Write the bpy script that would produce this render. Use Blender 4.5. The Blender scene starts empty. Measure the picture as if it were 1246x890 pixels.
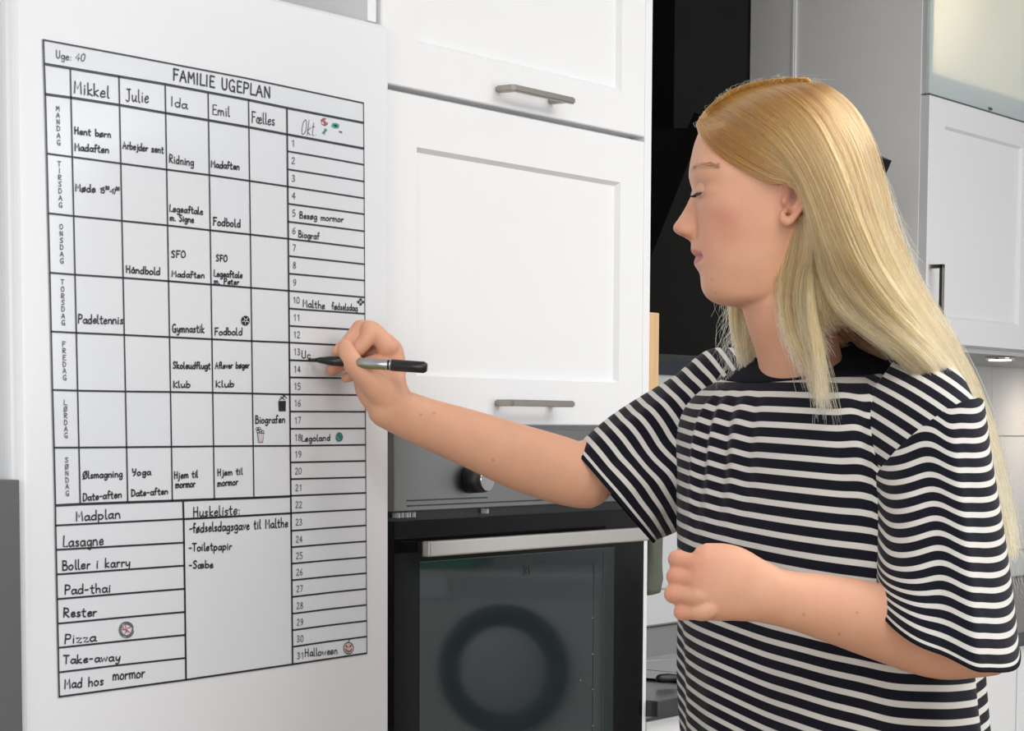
import bpy, bmesh, math, random
import numpy as np
from mathutils import Vector, Matrix

random.seed(4); RNG = np.random.default_rng(4)
S = bpy.context.scene
COL = S.collection

# ------------------------------------------------------------ camera
FPX, CYP = 2757.75, 750.75            # focal length and principal row in pixels of the 1246x890 frame
CAM = Vector((-1.5657, -1.6641, 1.2999))
YAW, PIT, ROL = 0.5999, -0.0838, 0.0049
FW = Vector((math.cos(YAW)*math.cos(PIT), math.sin(YAW)*math.cos(PIT), math.sin(PIT)))
RT0 = Vector((math.sin(YAW), -math.cos(YAW), 0)); UP0 = RT0.cross(FW)
R2 = RT0*math.cos(ROL) + UP0*math.sin(ROL); U2 = -RT0*math.sin(ROL) + UP0*math.cos(ROL)
cd = bpy.data.cameras.new('camera'); cam = bpy.data.objects.new('camera', cd); COL.objects.link(cam)
cd.sensor_fit = 'HORIZONTAL'; cd.sensor_width = 36; cd.lens = FPX*36/1246
cd.shift_y = (CYP-445)/1246; cd.clip_start = .05
m = Matrix((R2, U2, -FW)).transposed().to_4x4(); m.translation = CAM
cam.matrix_world = m; S.camera = cam

# ------------------------------------------------------------ world, lights, exposure
S.view_settings.view_transform = 'Standard'; S.view_settings.look = 'None'
S.view_settings.gamma = 1; S.view_settings.exposure = 0.27
S.view_settings.use_curve_mapping = False
W = bpy.data.worlds.new('world'); S.world = W; W.use_nodes = True
W.node_tree.nodes['Background'].inputs[0].default_value = (.75, .85, 1, 1)
W.node_tree.nodes['Background'].inputs[1].default_value = .8
def area(name, loc, target, sx, sy, power, col=(1, 1, 1)):
    l = bpy.data.lights.new(name, 'AREA'); l.shape = 'RECTANGLE'; l.size = sx; l.size_y = sy
    l.energy = power; l.color = col
    o = bpy.data.objects.new(name, l); COL.objects.link(o); o.location = loc
    d = Vector(target)-Vector(loc); o.rotation_euler = d.to_track_quat('-Z', 'Y').to_euler(); return o
area('ceiling_light_front', (-0.5, -1.5, 2.47), (-0.5, -1.5, 0), 1.6, 1.2, 18, (1, .985, .97))
area('ceiling_light_back', (1.5, -1.5, 2.47), (1.5, -1.5, 0), 1.4, 1.2, 25, (1, .985, .97))
area('window_daylight', (2.4, -3.12, 1.5), (2.2, 0, 1.3), 2.0, 1.5, 30, (.93, .97, 1))
area('window_daylight_left', (-3.14, -1.7, 1.6), (0, -.8, 1.3), 1.6, 1.4, 34, (.97, .985, 1))  # added fill, brightens the cabinet and fridge sides that face left

# ------------------------------------------------------------ helpers
def ray(px, py): return FW + R2*((px-623)/FPX) + U2*((CYP-py)/FPX)
def Q(px, py, d): return CAM + ray(px, py)*d
def onY(px, py, y=0.0):
    r = ray(px, py); return CAM + r*((y-CAM.y)/r.y)
def onX(px, py, x):
    r = ray(px, py); return CAM + r*((x-CAM.x)/r.x)
def onZ(px, py, z):
    r = ray(px, py); return CAM + r*((z-CAM.z)/r.z)

def mat(name, col, rough=.5, metal=0, bump=0, bscale=60, coat=0, var=0, vscale=8, stretch=(1,1,1), spec=.5, sss=0, emit=None):
    M = bpy.data.materials.new(name); M.use_nodes = True; nt = M.node_tree; b = nt.nodes['Principled BSDF']
    b.inputs['Base Color'].default_value = (*col, 1); b.inputs['Roughness'].default_value = rough
    b.inputs['Metallic'].default_value = metal; b.inputs['Coat Weight'].default_value = coat
    b.inputs['Specular IOR Level'].default_value = spec
    if emit: b.inputs['Emission Color'].default_value = (*emit[0], 1); b.inputs['Emission Strength'].default_value = emit[1]
    tc = nt.nodes.new('ShaderNodeTexCoord'); mp = nt.nodes.new('ShaderNodeMapping'); mp.inputs['Scale'].default_value = stretch
    nt.links.new(tc.outputs['Object'], mp.inputs[0])
    if var:
        n = nt.nodes.new('ShaderNodeTexNoise'); n.inputs['Scale'].default_value = vscale; n.inputs['Detail'].default_value = 5
        nt.links.new(mp.outputs[0], n.inputs[0])
        mx = nt.nodes.new('ShaderNodeMix'); mx.data_type = 'RGBA'
        mx.inputs[6].default_value = (*[c*(1-var) for c in col], 1); mx.inputs[7].default_value = (*[min(1, c*(1+var)) for c in col], 1)
        nt.links.new(n.outputs[0], mx.inputs[0]); nt.links.new(mx.outputs[2], b.inputs['Base Color'])
    if bump:
        n = nt.nodes.new('ShaderNodeTexNoise'); n.inputs['Scale'].default_value = bscale; n.inputs['Detail'].default_value = 3
        nt.links.new(mp.outputs[0], n.inputs[0])
        bp = nt.nodes.new('ShaderNodeBump'); bp.inputs['Strength'].default_value = bump; bp.inputs['Distance'].default_value = .002
        nt.links.new(n.outputs[0], bp.inputs['Height']); nt.links.new(bp.outputs[0], b.inputs['Normal'])
    return M

def link(name, me, m=None, parent=None, smooth=False):
    o = bpy.data.objects.new(name, me); COL.objects.link(o)
    if m is not None: me.materials.append(m)
    if parent is not None: o.parent = parent
    if smooth: me.polygons.foreach_set('use_smooth', [True]*len(me.polygons))
    return o
def empty(name, label, cat, group=None, loc=(0, 0, 0)):
    o = bpy.data.objects.new(name, None); COL.objects.link(o); o['label'] = label; o['category'] = cat
    o.empty_display_size = .1
    if group: o['group'] = group
    return o
def tag(o, label, cat, group=None):
    o['label'] = label; o['category'] = cat
    if group: o['group'] = group
    return o
def structure(o): o['kind'] = 'structure'; return o
def boxes(name, bl, m, parent=None, bevel=0, seg=2):
    bm = bmesh.new()
    for (x0, x1, y0, y1, z0, z1) in bl:
        r = bmesh.ops.create_cube(bm, size=1)
        for v in r['verts']:
            v.co = Vector(((x0+x1)/2+v.co.x*(x1-x0), (y0+y1)/2+v.co.y*(y1-y0), (z0+z1)/2+v.co.z*(z1-z0)))
    if bevel: bmesh.ops.bevel(bm, geom=bm.edges[:], offset=bevel, segments=seg, affect='EDGES', profile=.6)
    me = bpy.data.meshes.new(name); bm.to_mesh(me); bm.free()
    return link(name, me, m, parent, smooth=False)
def cyl(name, p0, p1, r, m, parent=None, n=24, r2=None, bevel=0):
    p0 = Vector(p0); p1 = Vector(p1); d = p1-p0
    bm = bmesh.new(); bmesh.ops.create_cone(bm, cap_ends=True, segments=n, radius1=r, radius2=r if r2 is None else r2, depth=d.length)
    if bevel:
        bmesh.ops.bevel(bm, geom=[e for e in bm.edges if len(e.link_faces) == 2 and any(len(f.verts) > 4 for f in e.link_faces)], offset=bevel, segments=3, affect='EDGES')
    bmesh.ops.transform(bm, matrix=Matrix.Translation((p0+p1)/2) @ d.to_track_quat('Z', 'Y').to_matrix().to_4x4(), verts=bm.verts)
    me = bpy.data.meshes.new(name); bm.to_mesh(me); bm.free()
    for p in me.polygons: p.use_smooth = len(p.vertices) == 4
    return link(name, me, m, parent)
def catmull(P, n):
    P = np.asarray(P, float); k = len(P)
    if k == 2: t = np.linspace(0, 1, n)[:, None]; return P[0]*(1-t)+P[1]*t
    E = np.vstack([2*P[0]-P[1], P, 2*P[-1]-P[-2]])
    t = np.linspace(0, k-1-1e-9, n); i = t.astype(int); f = (t-i)[:, None]
    a, b, c, d = E[i], E[i+1], E[i+2], E[i+3]
    return .5*((2*b)+(c-a)*f+(2*a-5*b+4*c-d)*f**2+(-a+3*b-3*c+d)*f**3)
def tube_mesh(P, R, n=12, cap=True):
    """rounded tube through P with radii R -> verts, faces"""
    P = np.asarray(P, float); R = np.broadcast_to(np.asarray(R, float), (len(P),)) if np.ndim(R) < 2 else np.asarray(R)
    T = np.gradient(P, axis=0); T /= np.linalg.norm(T, axis=1)[:, None]+1e-12
    u = np.cross(T[0], [0, 0, 1.]); 
    if np.linalg.norm(u) < .1: u = np.cross(T[0], [1., 0, 0])
    u /= np.linalg.norm(u); V = []; F = []
    a = np.linspace(0, 2*np.pi, n, endpoint=False)
    rows = []
    for k in range(len(P)):
        u = u-T[k]*(u@T[k]); u /= np.linalg.norm(u); w = np.cross(T[k], u)
        if cap and k == 0:
            for q in (80, 55, 28):
                rr = math.radians(q); c0 = P[0]-T[0]*R[0]*math.sin(rr)
                rows.append(c0+R[0]*math.cos(rr)*(np.outer(np.cos(a), u)+np.outer(np.sin(a), w)))
        rows.append(P[k]+R[k]*(np.outer(np.cos(a), u)+np.outer(np.sin(a), w)))
        if cap and k == len(P)-1:
            for q in (28, 55, 80):
                rr = math.radians(q); c0 = P[k]+T[k]*R[k]*math.sin(rr)
                rows.append(c0+R[k]*math.cos(rr)*(np.outer(np.cos(a), u)+np.outer(np.sin(a), w)))
    V = np.vstack(rows); m_ = len(rows)
    for i in range(m_-1):
        for j in range(n):
            F.append((i*n+j, i*n+(j+1) % n, (i+1)*n+(j+1) % n, (i+1)*n+j))
    F.append(tuple(range(n))[::-1]); F.append(tuple((m_-1)*n+j for j in range(n)))
    return V, F
def mesh_from(name, parts):
    V = []; F = []; o = 0
    for v, f in parts:
        V.append(np.asarray(v)); F += [tuple(i+o for i in q) for q in f]; o += len(v)
    me = bpy.data.meshes.new(name); me.from_pydata(np.vstack(V).tolist(), [], F); me.update(); return me
def tube(name, P, R, m, parent=None, n=12):
    return link(name, mesh_from(name, [tube_mesh(P, R, n)]), m, parent, smooth=True)

# ------------------------------------------------------------ materials
M_white = mat('white_lacquer', (.76, .765, .77), .30, bump=.02, bscale=30, spec=.4)
M_fridge = mat('fridge_enamel', (.72, .735, .76), .28, bump=.03, bscale=200, spec=.45)
M_fside = mat('fridge_side_grey', (.60, .61, .61), .45)
M_sheet = mat('whiteboard_film', (.68, .71, .745), .16, spec=.5)
M_ink = mat('printed_black', (.012, .013, .02), .35)
M_hand = mat('marker_ink', (.015, .016, .022), .45)
M_grey_ink = mat('faint_grey_ink', (.10, .10, .12), .5)
M_red_ink = mat('red_ink', (.45, .12, .13), .5)
M_teal_ink = mat('teal_ink', (.05, .30, .27), .5)
M_pink_ink = mat('pink_ink', (.62, .42, .42), .5)
M_steel = mat('brushed_steel', (.50, .485, .46), .34, metal=1, bump=.06, bscale=40, stretch=(1, 40, 40))
M_panel = mat('brushed_panel_steel', (.23, .23, .225), .38, metal=1, var=.06, vscale=40, stretch=(1, 30, 60))
M_handle = mat('satin_nickel', (.36, .33, .30), .36, metal=1, var=.1, vscale=60, stretch=(1, 12, 12))
M_ovenhandle = mat('satin_aluminium', (.60, .575, .54), .40, metal=1, var=.06, vscale=200)
M_black = mat('black_gloss', (.005, .005, .006), .08, spec=.16)
M_blackm = mat('black_matte', (.012, .012, .013), .45)
M_window = mat('oven_tinted_glass', (.016, .023, .025), .04, spec=.5)
M_wall = mat('wall_paint', (.66, .66, .655), .8, bump=.04, bscale=120)
M_tile = mat('glazed_tile', (.80, .80, .79), .14)
M_grout = mat('grout', (.55, .55, .54), .8)
M_counter = mat('dark_laminate', (.035, .036, .038), .28, var=.3, vscale=40, bump=.05, bscale=90)
M_wood = mat('beech_wood', (.62, .40, .20), .45, var=.22, vscale=14, stretch=(9, 9, 1.0))
M_towel = mat('towel_cloth', (.105, .115, .09), .9, bump=.8, bscale=900, var=.15, vscale=40)
M_dark = mat('dark_grey_metal', (.085, .09, .09), .5, var=.06, vscale=5)
M_hood = mat('black_hood_glass', (.004, .004, .004), .3, spec=.05)
M_chim = mat('black_satin_metal', (.005, .005, .005), .5, spec=.06)
M_navy = mat('navy_glass', (.005, .014, .03), .2)
M_gside = mat('grey_cabinet_side', (.87, .87, .86), .5, bump=.15, bscale=500)
M_lstrip = mat('light_grey_strip', (.86, .86, .85), .5, bump=.15, bscale=500)
M_chrome = mat('chrome', (.75, .76, .78), .12, metal=1)
M_floor = mat('oak_floor', (.32, .24, .17), .45, var=.25, vscale=3, stretch=(1, 8, 1))
M_ceil = mat('ceiling_paint', (.80, .80, .79), .85)

# ------------------------------------------------------------ room shell
YB = .62
structure(boxes('floor', [(-3.3, 4.8, -3.3, YB+.1, -.05, 0)], M_floor))
structure(boxes('ceiling', [(-3.3, 4.8, -3.3, YB+.1, 2.5, 2.55)], M_ceil))
wb = structure(boxes('wall_back', [(-3.3, 4.8, YB, YB+.1, 0, 2.5)], M_wall))
structure(boxes('wall_left', [(-3.3, -3.2, -3.3, -2.5, 0, 2.5), (-3.3, -3.2, -.9, YB, 0, 2.5), (-3.3, -3.2, -2.5, -.9, 0, .9), (-3.3, -3.2, -2.5, -.9, 2.3, 2.5)], M_wall))
structure(boxes('window_2', [(-3.3, -3.2, -2.5, -.9, .9, .95), (-3.3, -3.2, -2.5, -.9, 2.25, 2.3), (-3.3, -3.2, -2.5, -2.45, .95, 2.25), (-3.3, -3.2, -.95, -.9, .95, 2.25)], M_white))  # unseen window frame, added to go with the left fill light
structure(boxes('wall_right', [(4.7, 4.8, -3.3, YB, 0, 2.5)], M_wall))
def wall_with_window():
    y0, y1 = -3.3, -3.2
    bl = [(-3.2, 1.3, y0, y1, 0, 2.5), (3.5, 4.7, y0, y1, 0, 2.5),
          (1.3, 3.5, y0, y1, 0, .75), (1.3, 3.5, y0, y1, 2.25, 2.5)]
    w = structure(boxes('wall_front', bl, M_wall))
    for k, (x0, x1, z0, z1) in enumerate([(1.3, 3.5, .75, 2.25)]):
        t = .05; xm = (x0+x1)/2
        f = structure(boxes('window_%d' % (k+1), [(x0, x1, y0, y1, z0, z0+t), (x0, x1, y0, y1, z1-t, z1), (x0, x0+t, y0, y1, z0+t, z1-t), (x1-t, x1, y0, y1, z0+t, z1-t), (xm-.03, xm+.03, y0, y1, z0+t, z1-t)], M_white))
wall_with_window()
structure(boxes('baseboard_left', [(-3.2, -3.18, -3.2, YB, 0, .1)], M_white))

# ------------------------------------------------------------ refrigerator
YF = -0.02
xl = onY(13, 240, YF).x; xr = onY(473.3, 520, YF).x
ztop = onY(462, 29, YF).z
fr = empty('refrigerator', 'tall white refrigerator at the left, whose door carries the family planner', 'refrigerator')
boxes('refrigerator_body', [(xl+.002, xr-.014, .055, YB-.02, .02, ztop-.004)], M_fside, fr, .004)
def rounded_door(name, x0, x1, y0, y1, z0, z1, r, m, parent):
    pts = [(x0, y1)]
    for a in np.linspace(180, 270, 9): pts.append((x0+r+r*math.cos(math.radians(a)), y0+r+r*math.sin(math.radians(a))))
    r_ = .004
    for a in np.linspace(270, 360, 6): pts.append((x1-r_+r_*math.cos(math.radians(a)), y0+r_+r_*math.sin(math.radians(a))))
    pts.append((x1, y1)); n = len(pts)
    V = []; F = []
    rows = [(z0, .0), (z0+.004, 0), (z1-.004, 0), (z1, .004)]
    for z, i in rows: V += [(x, min(y1, y+i), z) for x, y in pts]
    for k in range(len(rows)-1):
        for j in range(n): F.append((k*n+j, k*n+(j+1) % n, (k+1)*n+(j+1) % n, (k+1)*n+j))
    F.append(tuple(range(n))[::-1]); F.append(tuple(3*n+j for j in range(n)))
    me = bpy.data.meshes.new(name); me.from_pydata(V, [], F); me.update()
    return link(name, me, m, parent, smooth=False)
d = rounded_door('refrigerator_door', xl, xr, YF, .05, .62, ztop, .016, M_fridge, fr)
d = rounded_door('freezer_door', xl, xr, YF, .05, .10, .612, .016, M_fridge, fr)


# ------------------------------------------------------------ the planner on the fridge door
YP = YF-.0006
def poly_px(pts, y): return [tuple(onY(px, py, y)) for px, py in pts]
board = empty('family_planner', 'large white film planner with black grid and handwriting stuck to the fridge door', 'planner')
outer = [(53, 48.5), (300, 95.2), (442.5, 125.5), (446.5, 795.5), (355.6, 808.8), (226.4, 827.4), (72, 848.5), (67.7, 620), (62.4, 403.6), (57.2, 187)]
me = bpy.data.meshes.new('film_sheet')
top = [tuple(p) for p in poly_px(outer, YP)]; bot = [(p[0], YF+.0005, p[2]) for p in top]; n = len(top)
me.from_pydata(top+bot, [], [tuple(range(n))]+[(i, i+n, (i+1) % n+n, (i+1) % n) for i in range(n)]); me.update()
link('film_sheet', me, M_sheet, board)

def ribbon(pts_px, w_px, y=None, closed=False):
    """flat stroke of ink through photo-frame points, laid on the door plane -> verts, faces"""
    y = (YP-.0006) if y is None else y
    P = np.array([[*onY(a, b, y)] for a, b in pts_px])
    if closed: P = np.vstack([P, P[:1]])
    w = w_px/1120/2
    T = np.gradient(P, axis=0) if len(P) > 1 else np.array([[1., 0, 0]])
    L = np.linalg.norm(T, axis=1)[:, None]+1e-12; T = T/L
    N = np.stack([-T[:, 2], 0*T[:, 0], T[:, 0]], 1)
    P[0] -= T[0]*w*.7; P[-1] += T[-1]*w*.7
    V = np.vstack([P+N*w, P-N*w]); k = len(P)
    return V, [(i, i+1, k+i+1, k+i) for i in range(k-1)]
grid = []
C1 = [(53, 48.5), (54, 77.7), (55.3, 114.6), (57.2, 187), (58.9, 259.6), (60.8, 332), (62.4, 403.6), (64, 474.7), (66, 545), (67.6, 615.4), (67.8, 639.8), (72.3, 848.3)]
grid.append(ribbon(C1, 2.2)); grid.append(ribbon([(53, 48.5), (150, 66.5), (300, 95.2), (442.5, 125.5)], 1.9))
grid.append(ribbon([(442.5, 125.5), (443, 180.6), (444.2, 400), (445, 541), (446.5, 795.5)], 1.4))
grid.append(ribbon([(446.5, 795.2), (355.6, 808.8), (226.4, 827.6), (72.3, 848.3)], 2.2))
rows = [[(54, 77.7), (200, 102.3), (253.6, 112.4), (302.6, 121.6), (349.5, 131.4), (442.4, 149.5)],
 [(55.3, 114.6), (86.9, 118.9), (146.5, 128), (201.8, 137.6), (254, 146.4), (303.3, 154.9), (349.5, 163.6), (442.8, 180.8)],
 [(57.2, 187), (87.7, 191), (147, 199), (202.9, 206.4), (254.4, 213), (304, 220.2), (350.3, 227)],
 [(58.9, 259.6), (89.6, 263), (148.5, 268.8), (203.3, 274.3), (255.2, 280.2), (305.2, 285.5), (351.2, 290.7)],
 [(60.8, 332), (91.4, 334.4), (150, 338.2), (205.2, 342.2), (257.1, 346.4), (306.7, 350.4), (351.7, 354)],
 [(62.4, 403.6), (93.6, 405.2), (151.4, 407.8), (206.8, 410.4), (258.3, 413), (307, 415.2), (352.4, 417)],
 [(64, 474.7), (94.7, 475.6), (152.8, 476.6), (208, 477.2), (259.4, 478.1), (307.7, 479.1), (352.8, 480.2)],
 [(66, 545), (96.2, 544.9), (154.4, 544.4), (209.2, 543.9), (260.4, 543.3), (308.4, 543), (353.3, 542.8)],
 [(67.6, 615.4), (97.8, 613.8), (155.6, 611.6), (209.9, 609.7), (261, 607.8), (309, 606.1), (354, 604.2)]]
for k, r in enumerate(rows): grid.append(ribbon(r, 2.9 if k in (0, 1, 8) else 2.1))
def col_(xt, yt, xb, yb, w=2.0): grid.append(ribbon([(xt+(xb-xt)*t, yt+(yb-yt)*t) for t in np.linspace(0, 1, 6)], w))
col_(85.8, 83, 97.8, 613.8); col_(145, 93, 155.6, 611.6); col_(201.2, 102.5, 209.9, 609.7); col_(253.4, 112.4, 261, 607.8); col_(302.6, 121.6, 309.1, 606)
col_(349.3, 131.4, 354, 604.2, 2.9); col_(354, 604.2, 356.2, 808.6, 2.9)
dl = [(163.6, 180.8), (184, 200.6), (206, 221), (227.1, 241.4), (248, 260.8), (269.8, 281.5), (290.7, 302), (311.6, 321.7), (333, 341.5), (354, 362), (375.6, 382), (396.7, 402), (417, 421.6), (438.4, 441.6), (459.4, 461), (480.2, 481), (501, 501.3), (522, 521.5), (542.7, 541.5), (563, 561.1), (583.3, 581), (603.6, 600), (624.6, 620), (646.2, 639.6), (666.2, 659), (686.2, 678.4), (706.4, 697.8), (726.8, 716.8), (747.2, 736.4), (767.3, 755.8), (787.5, 775), (808.5, 795.2)]
def xd(y): return 349.5+(356.4-349.5)*(y-163)/(808-163)
for a, b in dl[1:-1]: grid.append(ribbon([(xd(a), a), (398, (a+b)/2), (443+(b-180)/615*3.4, b)], 2.1))
ml = [(639.8, 631.8), (669.4, 660.6), (699.4, 688.6), (729.4, 716.8), (759.3, 745), (788.7, 773), (818.6, 801)]
for k, (a, b) in enumerate(ml): grid.append(ribbon([(67.8+(a-640)*.0215, a), (145, (a+b)/2), (223.4+(b-632)*.0155, b)], 2.1))
grid.append(ribbon([(222.9, 609.3), (223.6, 632), (225, 720), (226.5, 827.5)], 2.9))
grid.append(ribbon([(223.6, 632), (290, 628.4), (355.2, 624.8)], 2.4))
link('grid_lines', mesh_from('grid_lines', grid), M_ink, board)

G = {
'a': (.5, ['.46,.42 .3,.5 .1,.42 .04,.2 .14,.02 .3,.06 .44,.25 .46,.45', '.46,.48 .44,.15 .54,0']),
'b': (.5, ['.08,1 .06,.02', '.06,.3 .25,.5 .45,.4 .46,.15 .28,0 .07,.06']),
'c': (.42, ['.4,.42 .24,.5 .07,.35 .06,.12 .2,0 .4,.07']),
'd': (.52, ['.45,.4 .25,.5 .06,.35 .07,.08 .25,0 .45,.2', '.48,1 .46,0']),
'e': (.44, ['.06,.26 .38,.3 .36,.46 .2,.5 .06,.3 .08,.06 .22,0 .42,.1']),
'f': (.38, ['.4,.9 .28,1 .18,.88 .17,0', '.02,.5 .36,.52']),
'g': (.5, ['.44,.42 .25,.5 .06,.35 .08,.1 .25,.03 .44,.25', '.46,.5 .46,-.1 .34,-.33 .1,-.25']),
'h': (.5, ['.07,1 .07,0', '.07,.3 .25,.5 .42,.38 .44,0']),
'i': (.2, ['.1,.5 .1,0', '.1,.7 .12,.73']),
'j': (.28, ['.2,.5 .18,-.18 .02,-.3', '.2,.7 .22,.73']),
'k': (.46, ['.07,1 .06,0', '.4,.5 .08,.24 .44,0']),
'l': (.22, ['.08,1 .08,.1 .2,0']),
'm': (.72, ['.06,.5 .06,0', '.06,.32 .2,.5 .34,.38 .34,0', '.34,.32 .5,.5 .64,.38 .66,0']),
'n': (.5, ['.06,.5 .06,0', '.06,.32 .24,.5 .42,.38 .44,0']),
'o': (.5, ['.25,.5 .06,.36 .08,.08 .26,0 .44,.12 .44,.38 .25,.5']),
'p': (.5, ['.07,.5 .06,-.35', '.06,.3 .25,.5 .45,.38 .44,.12 .26,0 .07,.1']),
'r': (.36, ['.06,.5 .07,0', '.07,.28 .2,.48 .36,.46']),
's': (.4, ['.36,.44 .2,.5 .08,.4 .2,.26 .34,.14 .24,.01 .04,.05']),
't': (.36, ['.16,.85 .15,.1 .32,0', '.0,.55 .34,.57']),
'u': (.5, ['.06,.5 .07,.12 .22,0 .42,.2', '.44,.5 .44,.1 .52,0']),
'v': (.42, ['.04,.5 .2,0 .4,.5']),
'w': (.62, ['.04,.5 .16,0 .3,.42 .44,0 .6,.5']),
'y': (.46, ['.05,.5 .1,.15 .26,.1 .42,.4', '.44,.5 .38,-.1 .22,-.34 .04,-.28']),
'z': (.44, ['.04,.48 .4,.48 .05,.02 .42,.02']),
'æ': (.74, ['.34,.4 .2,.5 .05,.3 .1,.02 .26,.04 .36,.25 .37,.45', '.37,.26 .68,.3 .62,.48 .46,.48 .37,.3 .4,.04 .54,0 .7,.08']),
'ø': (.5, ['.25,.5 .06,.36 .08,.08 .26,0 .44,.12 .44,.38 .25,.5', '.44,.6 .04,-.08']),
'å': (.5, ['.46,.42 .3,.5 .1,.42 .04,.2 .14,.02 .3,.06 .44,.25 .46,.45', '.46,.48 .44,.15 .54,0', '.3,.66 .36,.74 .28,.78 .26,.68']),
'A': (.62, ['.02,0 .3,1 .58,0', '.12,.36 .5,.38']),
'B': (.55, ['.08,1 .07,0', '.08,1 .4,.95 .38,.6 .1,.54', '.1,.54 .5,.44 .46,.04 .07,0']),
'D': (.6, ['.08,1 .07,0', '.02,1 .4,.9 .54,.5 .4,.1 .05,0']),
'E': (.5, ['.48,.98 .1,1 .08,.02 .5,.02', '.1,.52 .4,.54']),
'F': (.5, ['.08,1 .06,0', '.04,1 .5,.98', '.08,.52 .4,.54']),
'G': (.6, ['.52,.85 .35,1 .1,.8 .05,.35 .2,.02 .45,.05 .52,.4 .32,.4', '.52,.4 .52,-.05']),
'H': (.6, ['.06,1 .06,0', '.5,1 .5,0', '.06,.5 .5,.54']),
'I': (.2, ['.1,1 .09,0']),
'J': (.48, ['.1,.98 .46,1', '.32,1 .32,.2 .2,0 .02,.1']),
'K': (.52, ['.08,1 .07,0', '.48,.8 .1,.4 .5,0']),
'L': (.45, ['.1,1 .06,.02 .46,.04']),
'M': (.68, ['.06,0 .08,1 .3,.4 .56,1 .62,0']),
'O': (.62, ['.3,1 .06,.7 .1,.12 .34,0 .56,.3 .5,.85 .3,1']),
'P': (.52, ['.1,1 .06,0', '.1,1 .46,.92 .44,.55 .08,.48']),
'R': (.55, ['.08,1 .06,0', '.08,1 .46,.9 .42,.56 .08,.5 .52,0']),
'S': (.5, ['.46,.88 .26,1 .08,.8 .24,.55 .42,.3 .3,.02 .04,.1']),
'T': (.55, ['.0,1 .56,.98', '.28,1 .26,0']),
'U': (.55, ['.06,1 .07,.2 .26,0 .46,.2 .48,1']),
'Y': (.5, ['.04,1 .12,.55 .28,.5 .44,.6', '.48,1 .4,.3 .2,0']),
'Ø': (.62, ['.3,1 .06,.7 .1,.12 .34,0 .56,.3 .5,.85 .3,1', '.6,1.05 .02,-.1']),
'N': (.62, ['.07,0 .07,1 .52,0 .52,1']),
'-': (.4, ['.05,.38 .34,.4']), ':': (.2, ['.1,.42 .11,.45', '.1,.04 .11,.07']), '.': (.2, ['.1,.0 .12,.03']),
'0': (.55, ['.28,1 .07,.75 .08,.2 .27,0 .47,.25 .46,.8 .28,1']), '1': (.4, ['.1,.8 .26,1 .26,0']),
'2': (.5, ['.06,.8 .22,1 .42,.85 .36,.5 .05,.02 .47,.02']), '3': (.5, ['.06,.9 .25,1 .42,.8 .2,.54 .45,.3 .28,0 .04,.1']),
'4': (.5, ['.36,0 .36,1 .04,.3 .5,.3']), '5': (.5, ['.42,1 .12,1 .1,.56 .3,.6 .46,.35 .3,0 .05,.06']),
'6': (.5, ['.4,.98 .14,.7 .06,.3 .22,0 .44,.2 .36,.5 .1,.4']), '7': (.5, ['.05,1 .46,1 .18,0']),
'8': (.5, ['.26,.54 .08,.76 .26,1 .43,.78 .26,.54 .06,.25 .25,0 .46,.25 .26,.54']), '9': (.5, ['.42,.6 .2,.46 .07,.75 .26,1 .43,.8 .4,.3 .14,0']),
' ': (.42, []),
}
SHARP = set('AEFHIKLMNTvwz14-7')
def text_strokes(s, a, b, cap, w, slant=0., jit=.02, caps=None):
    """stroke text along the photo-frame baseline a->b with cap height in px"""
    tot = sum(G[c][0] for c in s)+.12*(len(s)-1); x = 0; out = []
    ax, ay = a; bx, by = b; k = 1/tot
    for c in s:
        wd, st = G[c]
        jx, jy = random.uniform(-jit, jit), random.uniform(-jit, jit)
        for q in st:
            P = [tuple(map(float, t.split(','))) for t in q.split()]
            P = [(p[0]+x+jx+random.uniform(-jit, jit), p[1]+jy+random.uniform(-jit, jit)) for p in P]
            if len(P) > 2 and c not in SHARP: P = catmull(P, 4*(len(P)-1)+1)
            elif len(P) > 2 and jit == 0: P = sum([[P[i], tuple(np.array(P[i])*.03+np.array(P[i+1])*.97)] for i in range(len(P)-1)], [])+[P[-1]]
            pts = []
            for (u, v) in P:
                u2 = (u+slant*v)*k
                pts.append((ax+(bx-ax)*u2, ay+(by-ay)*u2-v*cap))
            out.append(ribbon(pts, w))
        x += wd+.12
    return out
def note(name, items, m=M_hand, parent=None):
    parts = []
    for it in items: parts += text_strokes(*it[:4], it[4]*1.12, *it[5:])
    return link(name, mesh_from(name, parts), m, parent or board)
def hn(*items, m=M_hand): note('handwritten_entry', items, m)

# printed writing
t = text_strokes('Uge:', (68.5, 70.3), (87, 74), 9.5, 1.25, jit=0); link('printed_caption', mesh_from('printed_caption', t), M_grey_ink, board)
t = text_strokes('FAMILIE UGEPLAN', (211, 97.2), (329.5, 119.8), 13.6, 2.15, jit=0); link('printed_title', mesh_from('printed_title', t), M_ink, board)
days = [('MANDAG', [132.2, 140.3, 148.4, 156.5, 165, 173.5], 70.6, 71.8), ('TIRSDAG', [199.6, 208, 216, 224.2, 232.5, 241, 249.5], 72.3, 74), ('ONSDAG', [276, 284.4, 292.7, 301, 309.2, 317.5], 74.7, 75.6),
        ('TORSDAG', [343.4, 352, 360.4, 368.2, 376.2, 384.7, 392.7], 76.2, 77.4), ('FREDAG', [419, 427, 435.3, 443.6, 451.4, 459.6], 78, 79), ('LØRDAG', [490, 498, 506, 514.4, 522.2, 530], 79.6, 80.6), ('SØNDAG', [560, 568.2, 576.2, 584.5, 592.2, 600.5], 81.2, 82.2)]
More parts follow.
